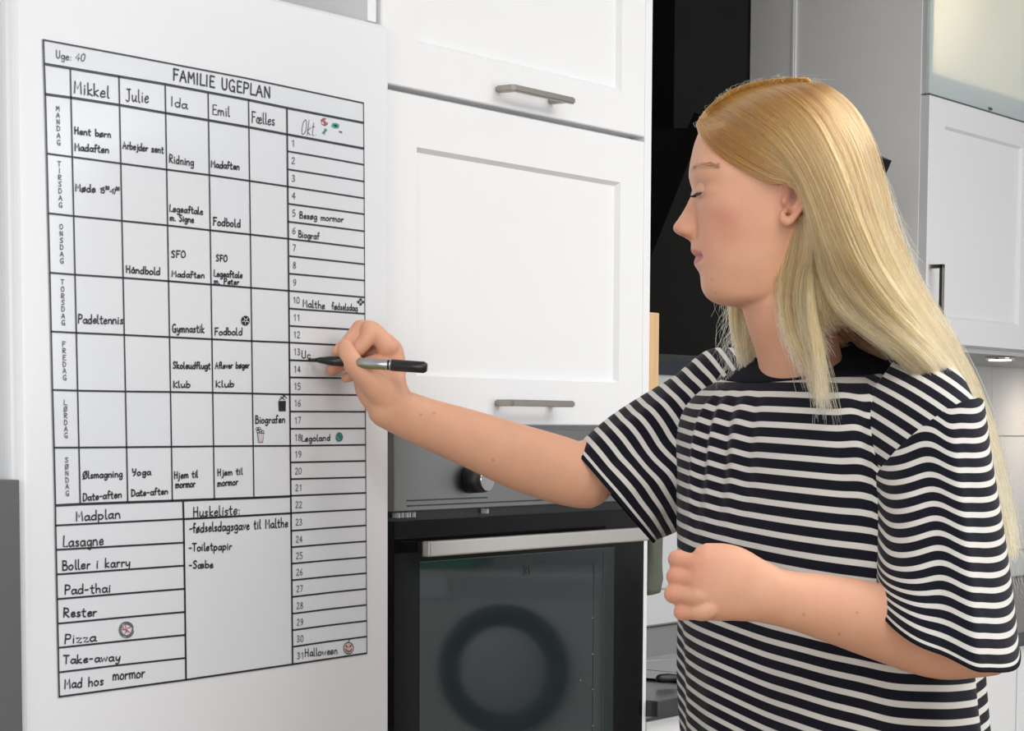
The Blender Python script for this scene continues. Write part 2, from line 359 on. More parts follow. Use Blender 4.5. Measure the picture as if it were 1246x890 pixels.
for w_, ys, xa, xb in days:
    t = []
    for i, c in enumerate(w_):
        x = xa+(xb-xa)*i/(len(ys)-1); hw = 2.1 if c != 'I' else .6
        t += text_strokes(c, (x-hw, ys[i]+2.9-.2), (x+hw, ys[i]+2.9+.2), 5.9, 1.0, jit=0)
    link('weekday_label', mesh_from('weekday_label', t), M_grey_ink, board)
for k in range(31):
    a, a2 = dl[k][0], dl[k+1][0]; ym = (a+a2)/2+.6; x0 = xd(ym)+5.2; s = str(k+1)
    t = text_strokes(s, (x0, ym+3.6), (x0+(4.0 if k < 9 else 8.0), ym+3.6+(.3 if k < 15 else -.3)), 7.6, 1.15, jit=0)
    link('date_number', mesh_from('date_number', t), M_grey_ink, board)
# handwriting: (text, baseline start, baseline end, cap height, line width)
hn(('40', (91.5, 73.6), (103.5, 74.6), 9, 1.1, .12), m=M_grey_ink)
hn(('Mikkel', (90.5, 113), (133, 119.2), 14.5, 1.5)); hn(('Julie', (153.5, 123), (181, 125), 15, 1.4))
hn(('Ida', (208.5, 128.8), (228, 132.4), 11.5, 1.3)); hn(('Emil', (258.5, 139), (280, 142), 12, 1.4)); hn(('Fælles', (306.5, 149), (334.5, 152.6), 13.5, 1.4))
hn(('Okt.', (366.5, 163.2), (385, 165), 18, .9, .25), m=M_grey_ink)
hn(('Hent børn', (91, 163), (135, 167.6), 8.4, 1.5), ('Madaften', (91, 183), (132.5, 186.2), 9, 1.5))
hn(('Arbejder sent', (149.5, 180.6), (199, 186.6), 8.6, 1.5))
hn(('Ridning', (206, 197.8), (236, 202), 10, 1.4)); hn(('Madaften', (257, 203.4), (291.5, 206.6), 8.4, 1.6))
hn(('Møde', (92, 232.6), (116, 234.2), 9, 1.6), ('15', (122, 234.6), (127.5, 235), 6.5, 1.4), ('30', (128.5, 230.6), (133, 231), 4, 1.2), ('-17', (133.8, 235.4), (141, 236), 6, 1.3), ('30', (141, 231.5), (145.5, 232), 4, 1.2))
hn(('Legeaftale', (206.5, 257.4), (247, 261), 8.4, 1.5), ('m. Signe', (207, 268.2), (236, 271), 8, 1.5))
hn(('Fodbold', (259.6, 274), (292.5, 276.6), 9.4, 1.6)); hn(('Håndbold', (153.5, 331.8), (195, 334.6), 8.8, 1.5))
hn(('SFO', (208.5, 313.2), (226, 313.4), 8, 1.5), ('Madaften', (209, 336.8), (249, 338.6), 7.6, 1.5))
hn(('SFO', (263, 317.8), (277, 318.6), 7.6, 1.5), ('Legeaftale', (260.2, 336.4), (295, 338.4), 7.8, 1.5), ('m. Peter', (260.4, 345.4), (291, 346.4), 6.8, 1.5))
hn(('Padeltennis', (95.4, 393.4), (150, 394.4), 10.4, 1.5)); hn(('Gymnastik', (210, 404.6), (248.5, 405), 10, 1.5)); hn(('Fodbold', (261.4, 407.8), (294.8, 407.8), 8.6, 1.5))
hn(('Skoleudflugt', (210.5, 448.4), (256, 449), 8, 1.6), ('Klub', (210.6, 472), (231.4, 471.6), 8, 1.6))
hn(('Aflever bøger', (262.2, 448.6), (303.4, 448), 7.6, 1.5), ('Klub', (262.6, 471.4), (285, 471), 7.8, 1.6))
hn(('Biografen', (310.6, 515.4), (347, 514.6), 9.2, 1.5))
hn(('Ølsmagning', (101, 582.6), (149, 580.6), 8.6, 1.5), ('Date-aften', (101, 610), (148, 605.6), 9, 1.5))
hn(('Yoga', (161, 579), (183.5, 578), 8.2, 1.6), ('Date-aften', (159.8, 604.4), (204.4, 601.4), 8, 1.5))
hn(('Hjem til', (212, 582.8), (241, 581), 8.6, 1.5), ('mormor', (213.6, 594.2), (237.6, 592.8), 9.4, 1.5))
hn(('Hjem til', (264.8, 579.4), (295.2, 577.4), 8.2, 1.5), ('mormor', (264.8, 592.2), (289.6, 590.2), 9, 1.5))
hn(('Madplan', (92.4, 634.4), (146.4, 630.6), 11.4, 1.6)); hn(('Huskeliste:', (235.2, 629.6), (292, 626), 12, 1.5))
hn(('Lasagne', (76.8, 665.6), (126, 663.6), 13, 1.6)); hn(('Boller i karry', (75.8, 694.2), (158.4, 689.4), 11.4, 1.6)); hn(('Pad-thai', (78.4, 723.6), (135, 720.8), 11, 1.6))
hn(('Rester', (77.4, 751.6), (118, 749.8), 11, 1.7)); hn(('Pizza', (78.4, 783.8), (117, 780.8), 11.4, 1.6)); hn(('Take-away', (77.4, 808.4), (146.4, 804.2), 10, 1.6))
hn(('Mad hos', (78.4, 838.4), (126, 833.8), 11.4, 1.6), ('mormor', (137, 828.4), (176.4, 824.4), 13, 1.6))
hn(('-fødselsdagsgave til Malthe', (230.4, 648.6), (350.4, 641.6), 11, 1.6)); hn(('-Toiletpapir', (229.8, 671), (282, 669), 9.4, 1.6)); hn(('-Sæbe', (230.2, 692), (259.4, 691), 9, 1.6))
hn(('Besøg mormor', (364.6, 265.4), (418, 270.6), 7.8, 1.4)); hn(('Biograf', (363.4, 288.6), (388.6, 291.4), 8, 1.4))
hn(('Malthe', (368.8, 373.4), (395.4, 375.8), 8.8, 1.4), ('fødselsdag', (404, 376.4), (435.2, 378.8), 8.2, 1.4))
hn(('Uc', (367, 435.8), (378, 436.6), 9, 1.3)); hn(('Legoland', (367, 537.6), (401.8, 536.2), 7.8, 1.4)); hn(('Halloween', (371, 799.6), (410.8, 796), 9.4, 1.4))
# doodles
def circ(cx, cy, r, n=20, a0=0, a1=360, sy=1.05): return [(cx+r*math.cos(math.radians(a)), cy+r*sy*math.sin(math.radians(a))) for a in np.linspace(a0, a1, n)]
def blob(cx, cy, rx, ry, lay=.0002):
    V = [tuple(onY(cx, cy, YP-.0006-lay))]+[tuple(onY(cx+rx*math.cos(a), cy+ry*math.sin(a), YP-.0006-lay)) for a in np.linspace(0, 2*math.pi, 20, endpoint=False)]
    return np.array(V), [(0, i, i % 20+1) for i in range(1, 21)]
def doodle(name, groups):
    root = None
    for k, (parts, m_) in enumerate(groups):
        o = link(name if k == 0 else 'colouring', mesh_from(name, parts), m_, root or board)
        root = root or o
doodle('football_doodle', [([blob(298.8, 390.3, 5.1, 6)], M_ink), ([ribbon(circ(298.8, 390.3, 1.6, 8), .7, YP-.0011)]+[ribbon([(298.8+1.8*math.cos(a), 390.3+1.8*math.sin(a)), (298.8+4.2*math.cos(a), 390.3+4.8*math.sin(a))], .8, YP-.0011) for a in np.linspace(.4, 6.7, 5, endpoint=False)], M_sheet)])
doodle('pizza_doodle', [([ribbon(circ(154, 766.8, r_, 24, a, a+330, 1.08), .9) for r_, a in ((9, 10), (8.2, 120), (7.2, 250), (6.4, 0))], M_grey_ink), ([ribbon([(154+r1*math.cos(a), 766.8+r1*math.sin(a)), (154+r2_*math.cos(a+.5), 766.8+r2_*math.sin(a+.5))], 1.3) for r1, r2_, a in ((0, 5, .2), (1, 5.5, 1.5), (0, 5, 2.7), (1, 5.4, 4), (2, 5.5, 5.2), (3, 5, 3.3), (1, 3, .9))], M_red_ink)])
doodle('clapperboard_doodle', [([blob(343.6, 491.5, .1, .1), (np.array([[*onY(a, b, YP-.0008)] for a, b in ((339, 488), (347.8, 488), (347.8, 500.6), (339.4, 500.6))]), [(0, 1, 2, 3)]), ribbon([(340, 487), (347, 481.5)], 1.2), ribbon([(341.5, 483), (346.5, 486.6)], 1.2), ribbon([(344, 481), (349, 484.6)], 1.0)], M_ink)])
doodle('popcorn_doodle', [([ribbon([(313.4, 527), (314.6, 538.6), (319.6, 538.6), (321.4, 527.4), (313.4, 527)], 1)]+[ribbon(circ(cx, cy, 1.6, 9), .8) for cx, cy in ((314, 525.4), (317, 524), (320, 525.6), (315.4, 521.6), (313, 522))], M_hand), ([ribbon([(315.6, 528.6), (316.2, 537.4)], 1.3), ribbon([(318.6, 528.6), (318.2, 537.4)], 1.3)], M_pink_ink)])
def leaf(cx, cy, r, a): return [ribbon([(cx-r*math.cos(a+k), cy-r*math.sin(a+k)), (cx+r*math.cos(a+k), cy+r*math.sin(a+k))], r*.5) for k in (-.5, 0, .5)]
doodle('leaf_doodle', [(leaf(395, 148.4, 4.2, 1.0), M_red_ink), ([ribbon(circ(395, 148.4, 4, 8, 20, 300), .8)], M_hand)])
doodle('leaf_doodle', [(leaf(408.4, 153, 4, .2), M_teal_ink), (leaf(408.4, 153, 3, 1.8), M_teal_ink)])
doodle('leaf_doodle', [(leaf(395.2, 160, 3.2, -1.0), M_teal_ink)]); doodle('leaf_doodle', [(leaf(414.6, 160.6, 1.8, .3), M_red_ink)])
doodle('diamond_doodle', [([blob(439+dx, 367.6+dy, 1.5, 1.8) for dx, dy in ((0, -2.8), (0, 2.8), (-2.7, 0), (2.7, 0))], M_ink)])
doodle('egg_doodle', [([blob(413, 532, 3.8, 5)], M_teal_ink), ([ribbon(circ(413, 532, 4, 16, sy=1.3), .9, YP-.0011), ribbon([(410.5, 528.5), (415.6, 535.6)], .9, YP-.0011), ribbon([(412.5, 528), (416.6, 533)], .7, YP-.0011)], M_hand)])
doodle('pumpkin_doodle', [([blob(424.3, 789, 5.6, 7)], M_pink_ink), ([ribbon(circ(424.3, 789, 6, 20, sy=1.15), 1.1, YP-.0011), ribbon(circ(424.3, 789, 3.8, 14, 20, 160, 1.1), 1.4, YP-.0012), ribbon([(421, 786), (423, 788)], 1.5, YP-.0012), ribbon([(425.6, 787.6), (427.6, 785.6)], 1.5, YP-.0012), ribbon([(424, 781.8), (425.4, 779)], 1.4, YP-.0011)], M_hand)])

# ------------------------------------------------------------ cover panel over the fridge and grey panel at its left
ysl = 0.0
xa = onY(447.5, 10, ysl).x; xb = onY(458, 10, ysl).x
tag(boxes('cover_panel', [(xa, xb, ysl, YB-.01, ztop+.006, 2.42)], M_white, None, .001), 'white upright end panel above the refrigerator, beside the tall oven cabinet', 'panel')
zt = onY(17, 583, .0).z
tag(boxes('dark_side_panel', [(xl-.045, xl-.003, -.03, .5, 0, zt)], M_dark, None, .001), 'dark grey metal panel standing against the left side of the refrigerator', 'panel')

# ------------------------------------------------------------ tall oven cabinet
tc_ = empty('oven_cabinet', 'tall white cabinet housing the built-in oven, right of the refrigerator', 'cabinet')
XL = onY(462.5, 10).x; XR = onY(793, 120).x
zd = onY(474, 109).z; zo = onY(600, 517.5).z; z_gap = .0065
boxes('cabinet_carcass', [(xr+.0015, XL+.034, .021, YB-.01, .08, 2.42), (XR-.018, XR, .0, YB-.01, 0, 2.42), (XL+.034, XR-.018, .03, YB-.01, zo-.012, 2.42), (XL+.034, XR-.018, .45, YB-.01, .08, zo-.012)], M_white, tc_)
boxes('shadow_gap', [(XL+.003, XR-.019, .022, .029, zd-.005, zd+.012)], M_fside, tc_)  # grey strip behind the door joint, its shade put into the colour
def shaker(name, x0, x1, z0, z1, ix0, ix1, iz0, iz1, parent, yf=0.0, th=.02, rec=.007):
    bm = bmesh.new(); s = .005
    def ring(a, b, c, d_, y): return [bm.verts.new(p) for p in ((a, y, c), (b, y, c), (b, y, d_), (a, y, d_))]
    e = .0015
    B = ring(x0, x1, z0, z1, yf+th); A0 = ring(x0, x1, z0, z1, yf+e); A = ring(x0+e, x1-e, z0+e, z1-e, yf)
    I0 = ring(ix0, ix1, iz0, iz1, yf); I1 = ring(ix0+s, ix1-s, iz0+s, iz1-s, yf+rec)
    for P_, Q_ in ((B, A0), (A0, A), (A, I0), (I0, I1)):
        for i in range(4): bm.faces.new((P_[i], P_[(i+1) % 4], Q_[(i+1) % 4], Q_[i]))
    bm.faces.new(I1); bm.faces.new(B[::-1]); bmesh.ops.recalc_face_normals(bm, faces=bm.faces[:])
    me = bpy.data.meshes.new(name); bm.to_mesh(me); bm.free(); return link(name, me, M_white, parent)
x0d, x1d = XL+.003, onY(784.5, 175).x
ix0, ix1 = onY(507, 300).x, onY(754.5, 300).x
izt = onY(507, 179).z; izb = onY(505, 457.5).z
d2 = shaker('cabinet_door', x0d, x1d, zo, zd-.0, ix0, ix1, izb, izt, tc_)
d1 = shaker('cabinet_door', x0d, x1d, zd+z_gap, 2.40, ix0, ix1, onY(506, 52).z, 2.33, tc_)
def bar_handle(parent, x0, x1, z, th=.0085, out=.028):
    """flat bar on two angled feet"""
    prof = [(x0+.006, 0), (x0+.006, -out+.004), (x0+.010, -out), (x1-.002, -out), (x1, -out+.003), (x1-.002, -out+.007), (x1-.012, -out+.0075), (x1-.012, 0), (x1-.024, 0), (x1-.024, -out+.0075), (x0+.018, -out+.0075), (x0+.018, 0)]
    V = [(x, y, z-th/2) for x, y in prof]+[(x, y, z+th/2) for x, y in prof]; n = len(prof)
    F = [tuple(range(n)), tuple(range(2*n-1, n-1, -1))]+[(i, i+n, (i+1) % n+n, (i+1) % n) for i in range(n)]
    me = bpy.data.meshes.new('handle'); me.from_pydata(V, [], F); me.update()
    bm = bmesh.new(); bm.from_mesh(me); bmesh.ops.recalc_face_normals(bm, faces=bm.faces[:])
    bmesh.ops.bevel(bm, geom=[e for e in bm.edges if abs(e.verts[0].co.z-e.verts[1].co.z) < 1e-6], offset=.0016, segments=2, affect='EDGES'); bm.to_mesh(me); bm.free()
    return link('handle', me, M_handle, parent)
pa = onY(602, 105); pb = onY(672, 124)
bar_handle(d1, pa.x-.004, pb.x+.014, onY(602, 108).z)
pa = onY(601, 491); bar_handle(d2, pa.x-.004, onY(672, 491).x+.014, onY(601, 490.5).z)

# oven
ov = empty('built_in_oven', 'built-in oven with steel control panel and black glass door below the white doors', 'oven')
xo0 = onY(476, 600).x; xo1 = onY(780.5, 700).x; zpn = onY(475, 623).z
boxes('control_panel', [(xo0, xo1, -.004, .03, zpn, zo-.006)], M_panel, ov, .001)
boxes('oven_body', [(xo0+.01, xo1-.01, .03, .44, zpn-.49, zo-.02)], M_blackm, ov)
for (a, b) in (((495.5, 609.6), (593, 606.2)), ((496, 616), (700, 609.5))):
    p = onY(*a, -.0045); q = onY(*b, -.0045)
    boxes('panel_line', [(p.x, q.x, -.0052, -.0035, p.z-.0008, p.z+.0008)], M_ink, ov)
kp = onY(571, 583, -.004)
kn = cyl('knob', (kp.x, -.004, kp.z), (kp.x, -.030, kp.z), .0185, M_blackm, ov, 32, .0165, .002)
cyl('knob_cap', (kp.x, -.0295, kp.z), (kp.x, -.033, kp.z), .0145, M_chrome, kn, 32)
kn2 = cyl('knob', (kp.x+.26, -.004, kp.z), (kp.x+.26, -.030, kp.z), .0185, M_blackm, ov, 32, .0165, .002)
cyl('knob_cap', (kp.x+.26, -.0295, kp.z), (kp.x+.26, -.033, kp.z), .0145, M_chrome, kn2, 32)
# tiny vent slots and marks under the panel
for x_ in [xo0+.015+.0075*k for k in (0, 1, 2.2, 2.9, 4.2)]+[onY(593, 620).x]: boxes('vent_slot', [(x_, x_+.0012, -.001, .012, zpn-.008, zpn-.002)], M_fside, ov)
boxes('vent_recess', [(xo0, xo1, .010, .02, zpn-.012, zpn)], M_blackm, ov)
wz1 = onY(508, 684).z; wx0 = onY(507, 700).x; wx1 = onY(744, 700).x
zb = zpn-.49
od = boxes('oven_door', [(xo0, xo1, -.004, .018, zb, zpn-.012)], M_black, ov, .0012)
wi = boxes('oven_window', [(wx0, wx1, -.0046, -.0035, zb+.05, wz1)], M_window, od)
boxes('window_border', [(wx1-.028, wx1-.0275, -.0052, -.0046, zb+.05, wz1), (wx0, wx1, -.0052, -.0046, wz1-.0006, wz1)], M_dark, od)
pz = [(722, y) for y in (752, 796, 840, 876)]
boxes('rack_rail', [(onY(722, 700).x-.006, onY(722, 700).x-.0055, -.0054, -.0048, zb+.06, wz1-.02)], M_dark, od)
for (px, py) in ((717, 752), (717, 796), (717, 839), (717, 883), (702, 828)):
    p = onY(px, py); boxes('rack_stud', [(p.x-.0016, p.x+.0016, -.0056, -.0048, p.z-.0006, p.z+.0006)], M_chrome, od)
p = onY(637, 694); a_ = .0065
boxes('glass_symbol', [(p.x-a_, p.x+a_, -.0052, -.0048, p.z+a_-.0007, p.z+a_), (p.x-a_, p.x+a_, -.0052, -.0048, p.z-a_, p.z-a_+.0007), (p.x-a_, p.x-a_+.0007, -.0052, -.0048, p.z-a_, p.z+a_), (p.x+a_-.0007, p.x+a_, -.0052, -.0048, p.z-a_, p.z+a_), (p.x-.002, p.x-.0005, -.0052, -.0048, p.z-.004, p.z+.002), (p.x, p.x+.003, -.0052, -.0048, p.z, p.z+.0035), (p.x+.001, p.x+.004, -.0052, -.0048, p.z-.004, p.z-.0025)], M_blackm, od)
yh = -.045
ha = onY(523, 668, yh); hb = onY(790, 656, yh)
zh1 = onY(524, 659.3, yh).z; zh0 = onY(524, 678.3, yh).z; hx1 = min(hb.x, xo1-.012)
boxes('oven_handle', [(ha.x, hx1, yh, yh+.012, zh0, zh1)], M_ovenhandle, od, .002)
for fx_ in (ha.x+.03, hx1-.045): boxes('handle_foot', [(fx_, fx_+.015, yh+.011, -.004, zh0+.003, zh1-.003)], M_blackm, od, .001)
# drawer front below the oven
boxes('drawer_front', [(x0d, x1d, 0, .02, .10, zb-.004)], M_white, tc_, .0015)

# wooden board and towel hung on the right side of the oven cabinet
zw1 = onY(797, 380.5, .004).z
cb = boxes('wooden_board', [(XR+.001, onY(802.3, 400, .004).x, .004, .20, zw1-.20, zw1)], M_wood, None, .002); tag(cb, 'pale beech board hung against the right side of the oven cabinet', 'board')
tw = empty('kitchen_towel', 'grey-green ribbed kitchen towel hanging beside the oven', 'towel')
zt0 = onY(790, 722, .0).z
V = []; F = []; nx, nz = 40, 24
xt0, xt1 = XR+.004, onY(817, 690, 0).x
per = []
for i in range(nx):
    a = 2*math.pi*i/nx
    per.append(((xt0+xt1)/2+(xt1-xt0)/2*np.sign(math.cos(a))*abs(math.cos(a))**.6*(1+.1*math.sin(6*a)), .075+.075*np.sign(math.sin(a))*abs(math.sin(a))**.8))
for k in range(nz):
    t = k/(nz-1); z = zt0+.012+(.165)*t
    for i, (x, y) in enumerate(per):
        s = 1-.25*t; V.append(((x-(xt0+.01))*s+xt0+.01+.002*math.sin(9*t+i*.9), y, z-.018*(1-t)*((x-xt0)/(xt1-xt0) < .5)*(1) + .010*(x-xt0)/(xt1-xt0)*(1-t)))
for k in range(nz-1):
    for i in range(nx): F.append((k*nx+i, k*nx+(i+1) % nx, (k+1)*nx+(i+1) % nx, (k+1)*nx+i))
F.append(tuple(range(nx))[::-1]); F.append(tuple((nz-1)*nx+i for i in range(nx)))
me = bpy.data.meshes.new('towel_cloth'); me.from_pydata(V, [], F); me.update(); link('towel_cloth', me, M_towel, tw, True)
cyl('hook', (XR, .075, zt0+.175), (XR+.03, .075, zt0+.172), .004, M_chrome, tw)

# ------------------------------------------------------------ base run, worktop, hob
zc = .92
pc = onY(790, 856, -.02); zc = pc.z; zc0 = onY(790, 876, -.02).z
wt = tag(boxes('worktop', [(XR+.001, 4.69, -.02, YB-.002, zc0, zc)], M_counter, None, .002), 'dark grey laminate worktop running right from the oven cabinet', 'worktop')
xs = [XR+.002, XR+.602, XR+1.402, XR+2.002, XR+2.602, 4.69]
for k in range(5):
    bl = {0: 'white drawer unit under the worktop, directly right of the oven cabinet', 1: 'white drawer unit under the hob and hood, partly behind the woman', 2: 'white drawer unit in the worktop run, behind the woman', 3: 'white drawer unit under the worktop at the right edge, behind her elbow', 4: 'white end drawer unit nearest the right wall'}[k]
    bc = empty('drawer_unit', bl, 'cabinet', 'white drawer units under the worktop')
    boxes('cabinet_body', [(xs[k], xs[k+1]-.002, .022, YB-.01, .08, zc0-.001)], M_white, bc)
    zz = [.10, .36, .62, zc0-.008]
    for j in range(3):
        f = boxes('drawer_front', [(xs[k]+.002, xs[k+1]-.004, 0, .02, zz[j]+.004, zz[j+1])], M_white, bc, .0015)
        xm = (xs[k]+xs[k+1])/2
        bar_handle(f, xm-.07, xm+.07, zz[j+1]-.045)
hob = empty('hob', 'black glass hob set in the worktop beyond the oven cabinet', 'hob')
hz = zc+.004
ya = onZ(790, 849, zc).y; yb_ = onZ(790, 803, zc).y
boxes('hob_glass', [(XR+.22, XR+1.0, .03, .03+(yb_-.03), zc, hz)], M_black, hob, .0015)
for (x, y, r) in ((XR+.42, .03+(yb_-.03)*.5, (yb_-.03)*.38), (XR+.80, .03+(yb_-.03)*.5, (yb_-.03)*.3)):
    tube('cooking_zone', [(x+r*math.cos(a), y+r*math.sin(a), hz+.0003) for a in np.linspace(0, 2*math.pi, 40)], .0005, M_fside, hob, 6)
pk = onZ(803, 826, zc+.013); pk2 = onZ(850, 823, zc+.013)
kf = empty('brush', 'black-tipped kitchen brush with grey handle lying on the hob', 'brush')
e0 = Vector(pk); e1 = Vector(pk2); dd = (e1-e0)
tube('handle', [e0+dd*.4, e0+dd*1.6, e0+dd*2.6], [.0034, .003, .003], M_dark, kf)
tube('bristle_head', [e0, e0+dd*.2, e0+dd*.42], [.0066, .007, .005], M_blackm, kf)

# ------------------------------------------------------------ backsplash tiles
p1 = onY(1203, 480, YB); p2 = onY(1220, 531, YB)
tw_, th_ = .60, .30
zg = p2.z; xg = p1.x; n_t = 0
zlo = zc+.002; zrow = [zlo, zg-.0]; 
zrows = sorted([zg-th_, zg, zg+th_])
zrows = [zlo]+[z for z in (zg-th_, zg) if z > zlo+.03]+[zg+.27]
xcs = [XR+.003]+[xg+tw_*k for k in range(-6, 6) if XR+.05 < xg+tw_*k < 4.62]+[4.69]
boxes('grout_bed', [(XR+.003, 4.69, YB-.004, YB, zlo, zg+.27)], M_grout, wb)
for i in range(len(xcs)-1):
    for j in range(len(zrows)-1):
        boxes('tile', [(xcs[i]+.0015, xcs[i+1]-.0015, YB-.010, YB-.004, zrows[j]+.0015, zrows[j+1]-.0015)], M_tile, wb, .0012)

# ------------------------------------------------------------ range hood
hd = empty('range_hood', 'black slanted-glass range hood with black chimney behind the woman', 'range hood')
yc = .30
cx0 = onY(820.5, 90, yc).x; cx1 = onY(909.5, 60, yc).x
zch = onX(820, 190, cx0).z
boxes('chimney', [(cx0, cx1, yc, YB-.020, 1.62, 2.499)], M_chim, hd, .001)
p_t = onX(841, 190, 1.52); p_b = onX(794, 308, 1.52)
hx0, hx1_ = 1.52, onY(1078, 198, .10).x
ztp = onY(1078, 196, .10).z; 
# profile of the slanted glass, in the y-z plane
sy, sz = (p_b.y-p_t.y), (p_b.z-p_t.z); k_ = (ztp-p_t.z)/sz
A_ = (p_t.y+sy*k_, ztp); Lk = (1.42-A_[1])/sz; B_ = (A_[0]+sy*Lk, A_[1]+sz*Lk)
def prism(name, prof, x0, x1, m, parent):
    n = len(prof); V = [(x0, y, z) for y, z in prof]+[(x1, y, z) for y, z in prof]
    F = [tuple(range(n)), tuple(range(2*n-1, n-1, -1))]+[(i, i+n, (i+1) % n+n, (i+1) % n) for i in range(n)]
    me = bpy.data.meshes.new(name); me.from_pydata(V, [], F); me.update()
    bm = bmesh.new(); bm.from_mesh(me); bmesh.ops.recalc_face_normals(bm, faces=bm.faces[:]); bm.to_mesh(me); bm.free()
    return link(name, me, m, parent)
nx_, nz_ = .022, .010
prism('slanted_glass', [A_, (A_[0]+nx_, A_[1]+nz_), (B_[0]+nx_, B_[1]+nz_), B_], hx0, hx1_, M_hood, hd)
prism('hood_body', [(A_[0]+nx_+.01, A_[1]-.01), (yc+.02, A_[1]-.0), (YB-.020, A_[1]-.02), (YB-.020, B_[1]+.0), (B_[0]+nx_+.008, B_[1]+.01)], hx0+.03, hx1_-.03, M_chim, hd)
zn1 = onY(830, 402, YB).z; zn0 = onY(830, 458, YB).z
bs = empty('glass_backsplash', 'dark navy and black glass splash panel on the wall beneath the range hood', 'splashback')
boxes('navy_glass', [(XR+.2, 2.60, YB-.018, YB-.0105, zn0, zn1)], M_navy, bs, .001)
boxes('black_glass', [(XR+.2, 2.60, YB-.019, YB-.0005, zn1+.001, 2.498)], M_chim, bs, .001)

# ------------------------------------------------------------ wall cabinets at the right
YW = .21
xw = onY(1129, 250, YW).x
zwb = onY(1200, 424, YW).z; zgl = onY(1131, 113, YW).z
wc = empty('wall_cabinet', 'white wall cabinet with a frosted glass upper door, above the worktop at right', 'cabinet')
xw1 = xw+.60
boxes('cabinet_side', [(xw, xw+.016, YW+.02, YB-.001, zwb, 2.42)], M_gside, wc)
xst = xw
yl = onX(969, 60, xw).y
boxes('light_strip', [(xw-.004, xw+.0, yl, YB-.001, zwb, 2.499)], M_lstrip, wc, .001)
boxes('strip_groove', [(xw-.0055, xw+.0, yl+.004, yl+.008, zwb, 2.499)], M_gside, wc)
boxes('cabinet_carcass', [(xw+.016, xw1, YW+.02, YB-.001, zwb, zwb+.018), (xw+.016, xw1, YW+.02, YB-.001, zgl-.012, zgl+.006), (xw+.016, xw1, YW+.02, YB-.001, 2.40, 2.42), (xw1-.016, xw1, YW+.02, YB-.001, zwb, 2.42)], M_white, wc)
M_cream = mat('cream_interior', (.82, .74, .62), .6)
boxes('cabinet_back', [(xw+.016, xw1-.016, YB-.008, YB-.002, zwb+.02, 2.40)], M_cream, wc)
iw0, iw1 = onY(1148, 250, YW).x, onY(1243, 250, YW).x
wd = shaker('cabinet_door', xw+.001, xw1-.002, zwb+.002, zgl-.003, iw0, iw1, onY(1200, 392.5, YW).z, onY(1149, 153, YW).z, wc, YW)
# vertical bracket handle
def bracket(parent, x, z0, z1, y, out=.03):
    th = .0045
    me = boxes('handle', [(x-th, x+th, y-out, y-out+.008, z0, z1), (x-th, x+th, y-out, y, z1-.008, z1), (x-th, x+th, y-out, y, z0, z0+.008)], M_handle, parent, .0012); return me
bracket(wd, onY(1130, 323, YW).x+.006, onY(1130, 390, YW).z, onY(1130, 322, YW).z, YW)
M_frost = bpy.data.materials.new('frosted_glass'); M_frost.use_nodes = True
nt = M_frost.node_tree; b = nt.nodes['Principled BSDF']; b.inputs['Base Color'].default_value = (.80, .86, .86, 1); b.inputs['Roughness'].default_value = .9
b.inputs['Transmission Weight'].default_value = .6; b.inputs['IOR'].default_value = 1.3
gd = boxes('glass_door', [(xw+.002, xw1-.003, YW+.004, YW+.010, zgl, 2.40)], M_frost, wc)
boxes('glass_frame', [(xw+.002, xw+.030, YW+.0105, YW+.020, zgl, 2.40), (xw1-.03, xw1-.002, YW+.0105, YW+.020, zgl, 2.40), (xw+.03, xw1-.03, YW+.0105, YW+.020, zgl, zgl+.045)], M_fside, gd)
boxes('edge_trim', [(xw+.002, xw1-.003, YW+.001, YW+.012, zgl-.0025, zgl)], M_dark, gd)
p = onY(1207, 131, YW); tube('bumper', [(p.x-.006, YW+.004, zgl+.006), (p.x+.006, YW+.004, zgl+.006)], .003, M_dark, gd, 8)
l = bpy.data.lights.new('cabinet_lamp', 'POINT'); l.energy = 2.2; l.color = (1, .74, .48); l.shadow_soft_size = .16
lo = bpy.data.objects.new('cabinet_lamp', l); COL.objects.link(lo); lo.location = (xw+.36, YB-.12, zgl+.28)
# second wall cabinet to the right end
wc2 = empty('wall_cabinet', 'plain white wall cabinet at the far right corner', 'cabinet')
boxes('cabinet_carcass', [(xw1+.001, min(4.69, xw1+1.0), YW+.02, YB-.001, zwb, 2.42)], M_white, wc2)
shaker('cabinet_door', xw1+.002, xw1+.598, zwb+.002, 2.40, xw1+.06, xw1+.54, zwb+.06, 2.34, wc2, YW)
# under-cabinet spotlight
ul = empty('under_cabinet_spotlight', 'small chrome spotlight under the white wall cabinet at right', 'lamp')
pl = onZ(1217, 433, zwb-.008)
boxes('light_rail', [(xw+.02, xw1+.9, YW+.022, YB-.02, zwb-.010, zwb-.0005)], M_fside, ul)
lx = onY(1217, 433, YW+.06)
cyl('lamp_ring', (lx.x, YW+.06, zwb-.010), (lx.x, YW+.06, zwb-.018), .032, M_chrome, ul, 32)
M_led = mat('lamp_lens', (1, .9, .75), .3, emit=((1, .86, .66), 9))
cyl('lamp_lens', (lx.x, YW+.06, zwb-.017), (lx.x, YW+.06, zwb-.0195), .024, M_led, ul, 32)
l = bpy.data.lights.new('spot_glow', 'SPOT'); l.energy = 2.6; l.color = (1, .84, .68); l.spot_size = 2.9; l.spot_blend = 1; l.shadow_soft_size = .05
lo = bpy.data.objects.new('spot_glow', l); COL.objects.link(lo); lo.location = (onY(1238, 470, YB).x, YB-.22, zwb-.03)
lo.rotation_euler = (math.radians(20), 0, 0)

